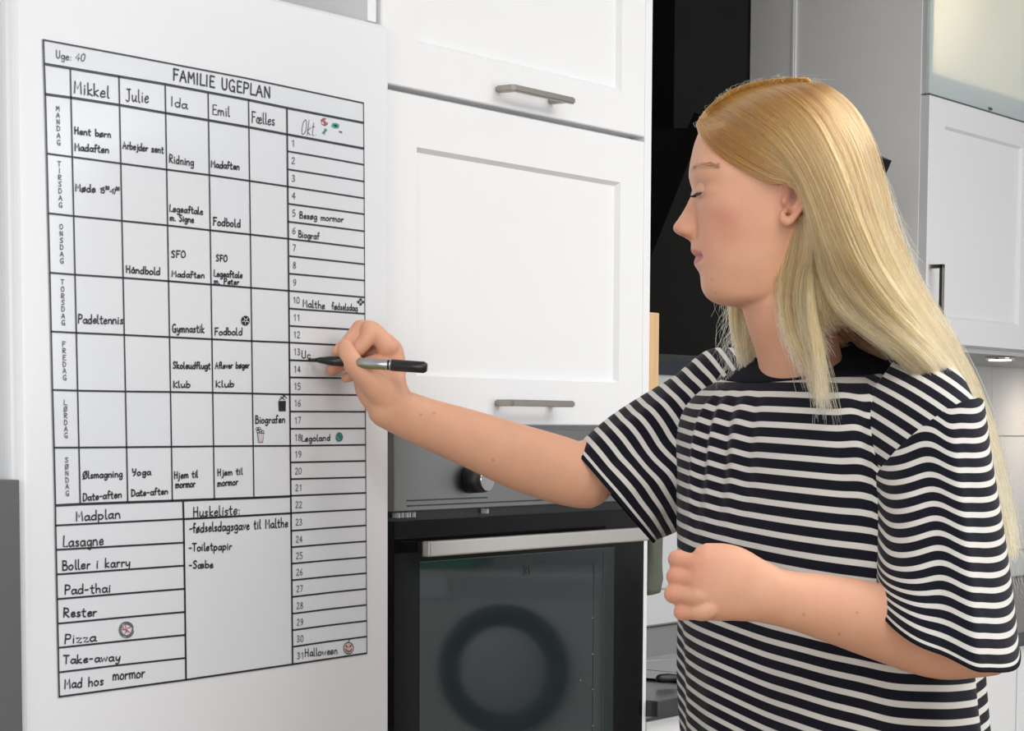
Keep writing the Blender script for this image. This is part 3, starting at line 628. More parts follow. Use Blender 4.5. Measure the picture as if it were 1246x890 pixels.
# ------------------------------------------------------------ sink and tap at the right edge
fc = empty('mixer_tap', 'chrome mixer tap with curved spout over the worktop at right edge', 'tap')
fx = onY(1262, 600, .38).x; fy = .38; fb = onZ(1250, 770, zc)
tp = onX(1240, 600, fx)
P = [(fx, fy, zc+.03), (fx, fy, zc+.20), (fx-.005, fy-.02, zc+.27), (fx-.02, fy-.08, zc+.30), (fx-.03, fy-.14, zc+.27), (fx-.033, fy-.15, zc+.21)]
tube('spout', catmull(P, 30), .011, M_chrome, fc, 16); cyl('tap_base', (fx, fy, zc), (fx, fy, zc+.05), .026, M_chrome, fc)
tube('lever', [(fx+.02, fy, zc+.06), (fx+.07, fy-.02, zc+.10)], .006, M_chrome, fc)
kt = empty('steel_canister', 'steel canister with black base band beside the tap at right edge', 'canister')
kx, ky = fb.x+.0, .17
def lathe(name, cx, cy, prof, m, parent, n=32):
    V = []; F = []
    for r, z in prof: V += [(cx+r*math.cos(a), cy+r*math.sin(a), z) for a in np.linspace(0, 2*math.pi, n, endpoint=False)]
    for k in range(len(prof)-1):
        for j in range(n): F.append((k*n+j, k*n+(j+1) % n, (k+1)*n+(j+1) % n, (k+1)*n+j))
    F.append(tuple(range(n))[::-1]); F.append(tuple((len(prof)-1)*n+j for j in range(n)))
    me = bpy.data.meshes.new(name); me.from_pydata(V, [], F); me.update(); return link(name, me, m, parent, True)
lathe('canister_body', kx, ky, [(.045, zc+.012), (.050, zc+.02), (.050, zc+.12), (.046, zc+.128), (.02, zc+.133)], M_steel, kt)
lathe('canister_base', kx, ky, [(.046, zc), (.047, zc+.012)], M_blackm, kt)

# ------------------------------------------------------------ laundry machines across the room (seen mirrored in the oven glass)
M_boxw = mat('pale_plastic', (.80, .90, .95), .4)
PIV = Matrix.Translation((4.1, -2.25, 0)) @ Matrix.Rotation(math.radians(-24), 4, 'Z') @ Matrix.Translation((-4.1, 2.25, 0))
def washer(y0, label):
    w = empty('washing_machine', label, 'washing machine')
    x0 = 4.1
    boxes('machine_body', [(x0, 4.56, y0, y0+.6, .0, .86)], M_white, w, .008)
    yc_, zc_ = y0+.3, .56
    def ringl(name, prof, m, par):
        V = []; F = []; n = 48
        for r, x in prof: V += [(x, yc_+r*math.cos(a), zc_+r*math.sin(a)) for a in np.linspace(0, 2*math.pi, n, endpoint=False)]
        for k in range(len(prof)-1):
            for j in range(n): F.append((k*n+j, k*n+(j+1) % n, (k+1)*n+(j+1) % n, (k+1)*n+j))
        F.append(tuple((len(prof)-1)*n+j for j in range(n)))
        me = bpy.data.meshes.new(name); me.from_pydata(V, [], F); me.update(); return link(name, me, m, par, True)
    dr = ringl('machine_door', [(.20, x0), (.20, x0-.02), (.185, x0-.035), (.14, x0-.03), (.135, x0-.015)], M_blackm, w)
    ringl('door_glass', [(.135, x0-.02), (.11, x0-.035), (.05, x0-.045)], M_fside, dr)
    boxes('machine_panel', [(x0-.004, x0, y0+.16, y0+.58, .78, .84)], M_fside, w, .001)
    boxes('detergent_drawer', [(x0-.012, x0, y0+.01, y0+.13, .775, .845)], M_boxw, w, .002); w.matrix_world = PIV
for y0, lb in ((-2.55, 'white washing machine against the far right wall, mirrored in oven glass'),): washer(y0, lb)

# things on top of the machines, mirrored in the upper left of the oven glass
M_green = mat('green_plastic', (.03, .30, .15), .4); M_blue = mat('blue_plastic', (.22, .36, .70), .4)
tb_ = tag(boxes('storage_tub', [(4.16, 4.5, -2.54, -2.36, .861, .90)], M_green, None, .006), 'green plastic tub on the laundry machine, mirrored at the top of the oven glass', 'tub')
tb_.matrix_world = PIV

# ============================================================ the woman
HF = Vector((math.cos(YAW), math.sin(YAW), 0)); HR = RT0.copy(); UPZ = Vector((0, 0, 1))   # away from camera, right, up
def q(px, py, d): return np.array(Q(px, py, d))
person = empty('person', 'long-haired blonde woman in a striped T-shirt writing on the planner with her right hand', 'person')
hf, hr, uz = np.array(HF), np.array(HR), np.array(UPZ)

def attr_mat(name, rough, build):
    M = bpy.data.materials.new(name); M.use_nodes = True; nt = M.node_tree; b = nt.nodes['Principled BSDF']; b.inputs['Roughness'].default_value = rough
    build(nt, b); return M
def N(nt, t, **k):
    n = nt.nodes.new(t)
    for a, v in k.items(): setattr(n, a, v)
    return n

# ---- skin: base colour, blotches and freckles; lips, brows, lashes and reddish joints come from a colour attribute
def skin_build(nt, b):
    at = N(nt, 'ShaderNodeAttribute', attribute_name='tint')
    tc = N(nt, 'ShaderNodeTexCoord'); n = N(nt, 'ShaderNodeTexNoise'); n.inputs['Scale'].default_value = 38; n.inputs['Detail'].default_value = 6
    nt.links.new(tc.outputs['Object'], n.inputs[0])
    mx = N(nt, 'ShaderNodeMix', data_type='RGBA', blend_type='MULTIPLY'); mx.inputs[0].default_value = 1
    rmp = N(nt, 'ShaderNodeMix', data_type='RGBA'); rmp.inputs[6].default_value = (.90, .84, .82, 1); rmp.inputs[7].default_value = (1.04, 1.03, 1.02, 1)
    nt.links.new(n.outputs[0], rmp.inputs[0]); nt.links.new(at.outputs['Color'], mx.inputs[6]); nt.links.new(rmp.outputs[2], mx.inputs[7])
    nt.links.new(mx.outputs[2], b.inputs['Base Color'])
    b.inputs['Subsurface Weight'].default_value = .16; b.inputs['Subsurface Radius'].default_value = (.011, .004, .002); b.inputs['Subsurface Scale'].default_value = 1.0
    b.inputs['Specular IOR Level'].default_value = .35
    n2 = N(nt, 'ShaderNodeTexNoise'); n2.inputs['Scale'].default_value = 420; n2.inputs['Detail'].default_value = 2; nt.links.new(tc.outputs['Object'], n2.inputs[0])
    bp = N(nt, 'ShaderNodeBump'); bp.inputs['Strength'].default_value = .16; bp.inputs['Distance'].default_value = .0008
    nt.links.new(n2.outputs[0], bp.inputs['Height']); nt.links.new(bp.outputs[0], b.inputs['Normal'])
M_skin = attr_mat('skin', .48, skin_build)

# ---- head frame: F forward (to the left of the frame), S towards the camera, U up
DH, HX, HY = 2.47, 905, 235
SH = FPX/DH
H0 = q(HX, HY, DH); HFW = -hr; HSD = -hf
def hp(px, py, s=0.0):
    """head-frame point: photo-frame px, py on the mid-plane, s metres towards the camera"""
    return H0 + HFW*(-(px-HX)/SH) + uz*((HY-py)/SH) + HSD*s
def head_coords(V):
    d = V-H0; return HX-(d@HFW)*SH, HY-(d@uz)*SH, d@HSD
tab = np.array([  # y, front x, back x, half width
 [116, 925, 975, .018], [119, 908, 990, .033], [125, 900, 1004, .043], [133, 889, 1016, .051], [145, 873, 1028, .058], [158, 851, 1036, .067], [175, 844.4, 1042, .071],
 [192, 840.5, 1044, .073], [205, 838.6, 1044, .074], [213, 838.2, 1042, .0742], [222, 840, 1040, .0738], [230, 842.5, 1036, .073], [240, 843.6, 1030, .072], [252, 844.8, 1028, .0705],
 [265, 845.5, 1020, .069], [278, 845.5, 1012, .0675], [288, 845, 1006, .066], [299, 846, 1000, .064], [311.5, 848.4, 995, .062], [322, 850.8, 990, .060], [328.5, 852.4, 988, .0588], [334, 853.6, 986, .0575], [341, 854, 984, .0555], [349, 854.6, 980, .053], [356, 857.6, 974, .050], [362, 862, 965, .046], [367, 869, 952, .040], [370.5, 880, 935, .030], [372, 893, 920, .016]])
lip = np.array([[286, 0], [290, 1.6], [294, 3.0], [299, 4.2], [304, 6.6], [308.2, 5.0], [311, .4], [313.4, .6], [317.5, 5.2], [322, 5.6], [327, 2.2], [331, .4], [335, 0]])
def sup(t, p): return (np.maximum(0, 1-np.abs(t)**p))**(1/p)
def head_mesh():
    ys = np.linspace(116, 372, 170); n = 120; V = []; F = []
    fx = np.interp(ys, tab[:, 0], tab[:, 1]); bx = np.interp(ys, tab[:, 0], tab[:, 2]); hw = np.interp(ys, tab[:, 0], tab[:, 3])
    for y, f, bk, w in zip(ys, fx, bx, hw):
        mid = f+(bk-f)*(.56 if y < 260 else .56-.0*(y-260)/110)
        mid = min(mid, 955) if y > 300 else mid
        a = np.linspace(0, 2*np.pi, n, endpoint=False)
        pf = float(np.interp(y, [116, 190, 215, 240, 290, 320, 345, 372], [2.0, 2.15, 2.6, 2.75, 2.6, 2.35, 2.2, 2.1]))
        ca, sa = np.cos(a), np.sin(a)
        p = np.where(ca > 0, pf, 2.1)
        X = np.where(ca > 0, mid-(mid-f)*np.abs(ca)**(2/p), mid+(bk-mid)*np.abs(ca)**(2/p))
        Sd = w*np.sign(sa)*np.abs(sa)**(2/p)
        X = X-np.interp(y, lip[:, 0], lip[:, 1])*np.exp(-(np.abs(Sd)/.0175)**2.6)*(ca > 0)
        for x_, s_ in zip(X, Sd): V.append(hp(x_, y, s_))
    m_ = len(ys)
    for i in range(m_-1):
        for j in range(n): F.append((i*n+j, i*n+(j+1) % n, (i+1)*n+(j+1) % n, (i+1)*n+j))
    F.append(tuple(range(n))); F.append(tuple((m_-1)*n+j for j in range(n))[::-1])
    return np.array(V), F
nose_tab = np.array([[226, 842.6, .0062], [234, 842.2, .0060], [240, 839.8, .0062], [250, 835.2, .0068], [260, 829.6, .0078], [267, 825, .0088], [272, 821.6, .0098], [276, 820.0, .0104], [280, 820.4, .0108], [284, 823.6, .0112], [287.5, 829, .0108], [290.5, 836, .0085], [293.5, 842, .005]])
def nose_mesh():
    ys = np.linspace(226, 293.5, 60); n = 32; V = []; F = []
    for y in ys:
        f = np.interp(y, nose_tab[:, 0], nose_tab[:, 1]); w = np.interp(y, nose_tab[:, 0], nose_tab[:, 2]); bk = 868
        # ridge narrow at the front, wide at the cheek
        t = np.linspace(0, 1, n//2); x = f+(bk-f)*t**1.5
        grow = .8+.9*t if y < 262 else .95+.55*t
        s = w*np.sqrt(np.clip(1-(1-np.minimum(1, t*2.3))**2, 0, 1))*grow
        for x_, s_ in zip(x, s): V.append(hp(x_, y, s_+.0002))
        for x_, s_ in zip(x[::-1], s[::-1]): V.append(hp(x_, y, -s_-.0002))
    m_ = len(ys)
    for i in range(m_-1):
        for j in range(n): F.append((i*n+j, i*n+(j+1) % n, (i+1)*n+(j+1) % n, (i+1)*n+j))
    F.append(tuple(range(n))); F.append(tuple((m_-1)*n+j for j in range(n))[::-1]); return np.array(V), F
def ellipsoid(c, ax, n=16):
    """ax: three vectors"""
    V = []; F = []
    for i in range(n+1):
        th = math.pi*(.02+.96*i/n)
        for j in range(2*n):
            ph = math.pi*j/n
            V.append(np.asarray(c)+np.asarray(ax[0])*math.sin(th)*math.cos(ph)+np.asarray(ax[1])*math.sin(th)*math.sin(ph)+np.asarray(ax[2])*math.cos(th))
    k = 2*n
    for i in range(n):
        for j in range(k): F.append((i*k+j, i*k+(j+1) % k, (i+1)*k+(j+1) % k, (i+1)*k+j))
    F.append(tuple(range(k))[::-1]); F.append(tuple(n*k+j for j in range(k))); return np.array(V), F
def loft(rings, n=40):
    """rings: (center, axisA, axisB) ellipses"""
    a = np.linspace(0, 2*np.pi, n, endpoint=False); V = []; F = []
    for c, A, B in rings: V.append(np.asarray(c)+np.outer(np.cos(a), A)+np.outer(np.sin(a), B))
    m_ = len(rings); V = np.vstack(V)
    for i in range(m_-1):
        for j in range(n): F.append((i*n+j, i*n+(j+1) % n, (i+1)*n+(j+1) % n, (i+1)*n+j))
    F.append(tuple(range(n))[::-1]); F.append(tuple((m_-1)*n+j for j in range(n))); return V, F
def chain(P, R, n=20, k=24): return tube_mesh(catmull(P, k), catmull(np.array(R)[:, None], k)[:, 0], n)

# body axes
AX = .625*hr+.78*(-hf)*1.0                       # her left shoulder direction (right and nearer)
AX = .625*hr-.78*hf; NX = -.78*hr-.625*hf        # her front
body = [head_mesh(), nose_mesh()]
for sg in (1, -1):                               # nostril wings
    body.append(ellipsoid(hp(837.5, 280.5, sg*.0105), [HFW*.0098, HSD*.0062, uz*.0075]))
    body.append(ellipsoid(hp(823.5, 277.5, sg*.0025), [HFW*.0042, HSD*.0062, uz*.0055]))
# ears
def ear(sg):
    def e(px, py, s): return hp(px, py, sg*s)
    hel = [(950, 240, .0745), (946, 230, .077), (950, 221, .080), (959, 217, .082), (968, 222, .0835), (972, 234, .0835), (970, 248, .0825), (965, 260, .081), (957, 270, .0785), (950, 277, .077), (944, 274, .0755), (943, 266, .074)]
    P = [e(*h) for h in hel]; out = [chain(P, [.0026, .0030, .0034, .0034, .0034, .0032, .0030, .0032, .0042, .0052, .0046, .003], 14, 50)]
    anti = [(951, 262, .077), (960, 256, .079), (963, 244, .080), (959, 233, .0795)]
    out.append(chain([e(*h) for h in anti], [.0028, .0028, .0027, .0022], 12, 20))
    out.append(ellipsoid(e(957, 245, .0725), [HFW*.0135, HSD*.0058, uz*.0225]))          # bowl back
    out.append(ellipsoid(e(944, 253, .0755), [HFW*.003, HSD*.0032, uz*.005]))            # tragus
    return out
body += ear(1)+ear(-1)
# neck and shoulders
def ring(px, py, d, a, b): return (q(px, py, d), AX*0+hr*a, hf*b)
neck = [((hp(948, 318, 0)), hr*.040, hf*.046), (hp(950, 345, 0), hr*.046, hf*.049), (hp(958, 372, 0), hr*.048, hf*.049), (hp(968, 400, 0)+hf*.01, hr*.0485, hf*.050), (hp(977, 425, 0)+hf*.022, hr*.047, hf*.050),
        (hp(984, 447, 0)+hf*.035, hr*.047, hf*.055), (hp(988, 470, 0)+hf*.05, hr*.05, hf*.06)]
body.append(loft(neck, 40))
TC = q(1000, 560, 2.585)                          # torso centre
def tpt(z, off=0.0): return np.array([TC[0], TC[1], z])+hr*off
sh_z = q(1000, 455, 2.56)[2]
body.append(loft([(tpt(sh_z+.0), AX*.05, NX*.045), (tpt(sh_z-.02), AX*.10, NX*.065), (tpt(sh_z-.055), AX*.135, NX*.085), (tpt(sh_z-.15), AX*.15, NX*.10), (tpt(sh_z-.26), AX*.145, NX*.10), (tpt(sh_z-.36), AX*.135, NX*.092), (tpt(sh_z-.48), AX*.165, NX*.10), (tpt(sh_z-.56), AX*.16, NX*.10)], 48))
# left arm (near): shoulder, elbow, wrist
LS, LE, LW = q(1116, 512, 2.45), q(1195, 778, 2.39), q(935, 724, 2.33)
body.append(chain([LS, LS*.5+LE*.5, LE], [.043, .042, .037], 28))
def taper(P, A, B, side, n=36, k=24, m_=32):
    """limb with elliptical sections: A half width along 'side', B across"""
    P = catmull(P, k); A = catmull(np.array(A)[:, None], k)[:, 0]; B = catmull(np.array(B)[:, None], k)[:, 0]
    T = np.gradient(P, axis=0); T /= np.linalg.norm(T, axis=1)[:, None]; R_ = []
    for i in range(k):
        u = side-T[i]*(side@T[i]); u /= np.linalg.norm(u); w = np.cross(T[i], u); R_.append((P[i], u*A[i], w*B[i]))
    for e, s in ((0, -1), (k-1, 1)):                # rounded ends
        cap_ = []
        for qd in (30, 55, 78):
            c_ = math.cos(math.radians(qd)); s_ = math.sin(math.radians(qd)); cap_.append((P[e]+T[e]*s*min(A[e], B[e])*s_, R_[0 if e == 0 else -1][1]*c_, R_[0 if e == 0 else -1][2]*c_))
        R_ = cap_[::-1]+R_ if e == 0 else R_+cap_
    return loft(R_, m_)
body.append(taper([q(1200, 787, 2.39), q(1145, 779, 2.388), q(1070, 757, 2.372), q(1000, 738, 2.35), q(960, 730, 2.338), q(925, 722, 2.33)], [.033, .042, .040, .034, .030, .030], [.036, .040, .036, .028, .022, .021], uz))
# fist: back of the hand towards the camera, four fingers stacked, curled away
s0 = 2.33
body.append(taper([q(945, 726, s0), q(915, 718, s0), q(885, 710, s0), q(856, 708, s0+.002)], [.028, .034, .040, .040], [.020, .019, .020, .019], uz))
for k, (my, py_, ty, r, dx) in enumerate([(689, 681, 686, .0100, 1), (706, 701.5, 704, .0104, 0), (725, 723, 722, .0102, -2), (743, 745, 740, .0092, 5)]):
    mcp = q(855+dx, my, s0-.004); pip = q(823+dx*1.5, py_, s0+.008); dip = q(826+dx, py_+1, s0+.030); tip = q(849+dx, ty, s0+.036)
    body.append(chain([q(880+dx, (my+710)/2, s0-.002), mcp, mcp*.45+pip*.55, pip], [r*.8, r*1.18, r*.98, r*1.05], 18, 14))
    body.append(chain([pip, pip*.5+dip*.5, dip], [r, r*.92, r*.9], 16, 8)); body.append(chain([dip, dip*.4+tip*.6, tip], [r*.9, r*.86, r*.8], 16, 8))
body.append(chain([q(905, 700, s0+.012), q(884, 683, s0+.018), q(868, 678, s0+.022), q(846, 682, s0+.030)], [.015, .0125, .0105, .009], 18, 16))
body.append(ellipsoid(q(877, 684, s0+.008), [hr*.013, uz*.012, hf*.012]))
# right arm (far): shoulder, elbow, wrist
RS, RE = q(872, 506, 2.71), q(704, 578, 2.655)
body.append(chain([RS, RS*.5+RE*.5, RE], [.037, .036, .036], 24))
sd = uz*.9+hr*.42; 
body.append(taper([q(712, 582, 2.655), q(680, 572, 2.652), q(630, 556, 2.64), q(570, 533, 2.622), q(520, 515, 2.605), q(490, 503, 2.592), q(470, 493, 2.584)], [.037, .0395, .038, .033, .0285, .0265, .026], [.036, .037, .034, .029, .024, .021, .020], sd))
# writing hand: index and middle over the pen, thumb in front
w0 = 2.575
body.append(taper([q(486, 500, w0+.012), q(470, 482, w0+.008), q(462, 464, w0+.008), q(460, 446, w0+.008)], [.022, .028, .030, .026], [.019, .019, .018, .014], hr*.95+uz*.25))
body.append(taper([q(472, 470, w0+.012), q(474, 448, w0+.014), q(474, 428, w0+.015), q(470, 418, w0+.015)], [.018, .019, .016, .012], [.018, .018, .017, .014], hr))
def finger(pts, R, n=16): body.append(chain(pts, R, n, 20))
D = w0
finger([q(472, 424, D+.004), q(462, 410, D+.002), q(449, 399.5, D+.001)], [.0128, .0102, .0092])                 # index proximal
finger([q(448.5, 400.5, D+.000), q(448, 410, D-.002), q(440, 421, D-.003), q(431, 430, D-.004)], [.0092, .0094, .0088, .0074])
finger([q(474, 424, D+.020), q(455, 402, D+.018), q(438, 398.5, D+.012)], [.0108, .0096, .0090])                 # middle, the raised knuckle
finger([q(438, 398.5, D+.011), q(430.5, 408.5, D+.007), q(421, 419, D+.002), q(410, 428, D+.000)], [.0090, .0088, .0080, .0068])
finger([q(470, 436, D+.026), q(445, 428, D+.028), q(420, 440, D+.014), q(404, 450, D+.005)], [.0098, .0090, .0082, .0070])      # ring finger resting below the pen
finger([q(470, 450, D+.026), q(448, 446, D+.032), q(430, 456, D+.022), q(421, 460, D+.018)], [.0088, .0080, .0070, .0060])      # little finger
finger([q(470, 486, D+.004), q(461, 474, D-.004), q(448, 461, D-.012), q(434, 448, D-.019), q(425, 435, D-.0225), q(420, 423, D-.019)], [.018, .0170, .0145, .0122, .0116, .0094])   # thumb
# mouth of the crease between palm and thumb stays open: nothing more to add

me = mesh_from('body', body)
bo = link('body', me, M_skin, person)
md = bo.modifiers.new('r', 'REMESH'); md.mode = 'VOXEL'; md.voxel_size = .00155; md.use_smooth_shade = True
dg = bpy.context.evaluated_depsgraph_get(); dg.update()
me2 = bpy.data.meshes.new_from_object(bo.evaluated_get(dg)); bo.modifiers.clear(); bo.data = me2; me2.name = 'body'
me2.materials.clear(); me2.materials.append(M_skin)

nv = len(me2.vertices); co = np.empty(nv*3); me2.vertices.foreach_get('co', co); co = co.reshape(-1, 3)
ne = len(me2.edges); ed = np.empty(ne*2, dtype=np.int64); me2.edges.foreach_get('vertices', ed); ed = ed.reshape(-1, 2)
deg = np.bincount(ed.ravel(), minlength=nv).astype(float)[:, None]
def lap(V):
    s = np.empty_like(V)
    for c in range(3): s[:, c] = np.bincount(ed[:, 0], V[ed[:, 1], c], nv)+np.bincount(ed[:, 1], V[ed[:, 0], c], nv)
    return s/np.maximum(deg, 1)
def smooth(V, it, w=None, lam=.6):
    for _ in range(it):
        d = lam*(lap(V)-V); V = V+(d if w is None else d*w)
    return V
hx, hy, hs = head_coords(co)
inface = (hy < 372) & (hx < 1065) & (np.abs(hs) < .12)
earz = np.exp(-(((hx-957)/20)**4+((hy-247)/36)**4))*(np.abs(hs) > .066)
handz = 1.0*((co-q(440, 430, 2.575))**2).sum(1)**.5 < .085
fistz = (((co-q(860, 710, 2.33))**2).sum(1)**.5 < .075)
w = np.ones((nv, 1)); w[earz > .3] = .25; w[handz] = .3; w[fistz] = .3
co = smooth(co, 14, w)
# ---- face relief, in the head frame (depth towards camera handled per side)
def bump(cx, cy, cs, rx, ry, rs, vec, amp):
    global co
    hx, hy, hs = head_coords(co)
    g = np.exp(-((hx-cx)/rx)**2-((hy-cy)/ry)**2-((hs-cs)/rs)**2)*inface
    co = co+np.outer(g*amp, vec)
for sg in (1, -1):
    S_ = HSD*sg
    bump(849, 232, sg*.029, 9, 10, .013, (-HFW*.75-S_*.35), .0065)         # eye socket
    bump(856, 211, sg*.034, 16, 7, .022, (HFW*.5+S_*.4), .0022)           # brow
    bump(873, 257, sg*.052, 20, 16, .03, (HFW*.2+S_), .0035)              # cheekbone
    bump(880, 300, sg*.055, 22, 22, .03, S_, -.0035)                      # cheek hollow
    bump(905, 350, sg*.05, 40, 16, .04, S_, -.002)
    bump(864, 300, sg*.030, 7, 18, .008, HFW+S_, -.0012)                  # fold beside the mouth
    bump(859, 313, sg*.0235, 4.5, 3.2, .006, HFW, -.0030)                 # mouth corner
    bump(832, 288, sg*.0062, 4.2, 2.4, .0036, uz, .0035)                  # nostril
    bump(845, 284, sg*.017, 3, 7, .005, HFW+S_*.6, -.0022)                # groove behind the nose wing
    bump(900, 195, sg*.075, 26, 24, .03, S_, -.004)                       # temple
bump(842, 311.6, 0, 12, 1.5, .020, HFW, -.0018)                           # line between the lips
co = smooth(co, 2, w*.7)
hx, hy, hs = head_coords(co)
ns = np.exp(-((hx-848)/9)**2-((hy-262)/30)**2)*inface*(np.abs(hs) > .008)*(hy < 290)
co = smooth(co, 22, ns[:, None])
me2.vertices.foreach_set('co', co.ravel()); me2.update()

# ---- colours
hx, hy, hs = head_coords(co)
base = np.array([.74, .415, .275]); C = np.tile(base, (nv, 1))
def blend(mask, col):
    global C
    mask = np.clip(mask, 0, 1)[:, None]; C = C*(1-mask)+np.array(col)*mask
def sm(x, a, b): t = np.clip((x-a)/(b-a), 0, 1); return t*t*(3-2*t)
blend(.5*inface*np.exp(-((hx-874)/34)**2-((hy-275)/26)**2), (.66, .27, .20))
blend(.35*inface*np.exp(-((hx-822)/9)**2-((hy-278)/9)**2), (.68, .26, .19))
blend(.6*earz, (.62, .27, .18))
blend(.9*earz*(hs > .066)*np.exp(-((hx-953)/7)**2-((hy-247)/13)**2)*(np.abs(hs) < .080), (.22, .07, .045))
aw = np.clip((hx-838)/21, 0, 1)                  # 0 at the front of the lips .. 1 at the corner
up = 311.6-(1-aw)*9.5; lo_ = 312.2+(1-aw**1.3)*14
lips = sm(hy, up-1.4, up+.8)*sm(-hy, -lo_-.8, -lo_+1.4)*(hx < 861)*inface*(np.abs(hs) < .026)
blend(.9*lips, (.54, .16, .16)); blend(.8*lips*np.exp(-((hy-311.9)/1.2)**2), (.20, .05, .05))
rng_ = np.random.default_rng(1)
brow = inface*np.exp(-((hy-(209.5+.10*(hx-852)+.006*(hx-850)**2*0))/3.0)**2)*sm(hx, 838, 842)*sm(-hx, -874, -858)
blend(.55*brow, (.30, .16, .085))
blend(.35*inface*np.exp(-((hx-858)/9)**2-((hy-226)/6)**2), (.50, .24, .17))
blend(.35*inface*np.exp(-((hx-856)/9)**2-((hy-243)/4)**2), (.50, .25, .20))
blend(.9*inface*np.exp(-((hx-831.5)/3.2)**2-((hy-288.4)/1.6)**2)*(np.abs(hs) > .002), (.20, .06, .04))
for c_, r_ in (((437, 393, 2.585), .010), ((404, 452, 2.58), .012), ((416, 422, 2.56), .010), ((820, 680, 2.33), .012), ((818, 703, 2.33), .012), ((818, 725, 2.33), .012), ((826, 744, 2.33), .012), ((850, 690, 2.32), .02), ((480, 424, 2.575), .012)):
    blend(.5*np.exp(-(((co-q(*c_))**2).sum(1))/r_**2), (.66, .27, .19))
for c_ in ((978, 748, 2.30), (1021, 772, 2.30), (512, 505, 2.6), (528, 503, 2.6), (600, 560, 2.61), (871, 357, 2.43), (866, 341, 2.44), (1043, 746, 2.30)):
    dd_ = ray(c_[0], c_[1]); v_ = co-np.array(CAM); t_ = v_@np.array(dd_.normalized()); pr = np.linalg.norm(v_-np.outer(t_, np.array(dd_.normalized())), axis=1)
    nrm = (t_ > 0)*(np.abs(t_-c_[2]*dd_.length) < .05)
    blend((.35 if c_[0] < 900 and c_[1] < 400 else .7)*np.exp(-(pr/.0012)**2)*nrm, (.25, .11, .07))
# hairline: scalp painted in hair colour under the strands
hl = np.interp(hx, [838, 850, 858, 872, 890, 910, 930, 948, 960, 975], [150, 156, 178, 192, 203, 214, 224, 222, 214, 214])
scalp = inface*np.maximum(sm(-hy, -hl-2, -hl+6), sm(hx, 972, 984)*sm(-hy, -350, -320))
blend(scalp, (.40, .25, .11))
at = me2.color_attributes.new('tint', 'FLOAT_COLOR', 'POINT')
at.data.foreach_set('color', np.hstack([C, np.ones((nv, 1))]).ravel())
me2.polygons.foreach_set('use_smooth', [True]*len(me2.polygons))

# eyes: lowered gaze, lids nearly closed over each eyeball
M_eye = mat('eye_white', (.62, .58, .55), .12); M_iris = mat('iris_dark', (.05, .055, .06), .1)
M_lash = mat('lashes', (.045, .025, .018), .7)
M_lid = attr_mat('eyelid_skin', .5, lambda nt, b: (b.inputs['Base Color'].__setattr__('default_value', (.64, .36, .25, 1)), b.inputs['Subsurface Weight'].__setattr__('default_value', .1), b.inputs['Subsurface Radius'].__setattr__('default_value', (.01, .004, .002))))
for sg in (1, -1):
    ec = hp(857.2, 235.5, sg*.0280); er = .0112
    eb = link('eyeball', mesh_from('eyeball', [ellipsoid(ec, [HFW*er, HSD*er, uz*er], 14)]), M_eye, person, True)
    g = (HFW*.93-uz*.36); g /= np.linalg.norm(g)
    link('iris', mesh_from('iris', [ellipsoid(ec+g*er*.62, [g*er*.42, HSD*er*.52, np.cross(g, HSD)*er*.52], 10)]), M_iris, eb, True)
    # lids as shells a little larger than the ball
    def shell(a0, a1, R, nm):
        V = []; F = []; na, nb = 12, 22
        for i in range(na):
            el = math.radians(a0+(a1-a0)*i/(na-1))
            for j in range(nb):
                az = math.radians(-80+185*j/(nb-1))
                rr = R*(1-.0*abs(az))
                V.append(ec+rr*(math.cos(el)*(math.cos(az)*HFW+math.sin(az)*HSD*sg)+math.sin(el)*uz))
        for i in range(na-1):
            for j in range(nb-1): F.append((i*nb+j, i*nb+j+1, (i+1)*nb+j+1, (i+1)*nb+j))
        o = link(nm, mesh_from(nm, [(np.array(V), F)]), M_lid, person, True); s_ = o.modifiers.new('s', 'SOLIDIFY'); s_.thickness = .0008; return o
    shell(-16, 80, er*1.06, 'eyelid'); shell(-80, -30, er*1.05, 'lower_eyelid')
    L = []
    for j in range(46):
        az = math.radians(-60+120*j/45); a_ = HFW*math.cos(az)+HSD*sg*math.sin(az); el = math.radians(-15)
        p0 = ec+er*1.1*(math.cos(el)*a_+math.sin(el)*uz); ln = .0062+.0012*random.random()
        p2 = p0+a_*ln*.9-uz*ln*.42; p1 = (p0+p2)/2-uz*.0010
        L.append(tube_mesh(catmull([p0, p1, p2], 5), [.00032, .00028, .00022, .00016, .00008], 4, False))
    link('eyelashes', mesh_from('eyelashes', L), M_lash, person)['kind'] = 'stuff'
# eyebrow hairs
for sg in (1, -1):
    L = []; 
    for j in range(120):
        t = random.random(); px = 841+30*t; py = 210.5+2.2*random.gauss(0, .55)-2*math.sin(t*2.6)+3.4*t*t
        s_ = np.interp(px, [841, 850, 860, 872], [.012, .026, .040, .051]); c0 = hp(px-0, py, sg*(s_))
        # settle onto the skin
        dk = ((co-c0)**2).sum(1); i = dk.argmin(); c0 = co[i]; o_ = c0-H0; o_ = o_/np.linalg.norm(o_)
        p0 = c0+o_*.0002; p2 = c0-HFW*.0042+uz*(.001-.002*t)+o_*.0012+HSD*sg*.003; L.append(tube_mesh(catmull([p0, (p0+p2)/2+o_*.0004, p2], 4), [.0002, .00018, .00014, .00006], 3, False))
    M_brow = mat('brow_hair', (.26, .135, .07), .7)
    link('eyebrow', mesh_from('eyebrow', L), M_brow, person)['kind'] = 'stuff'

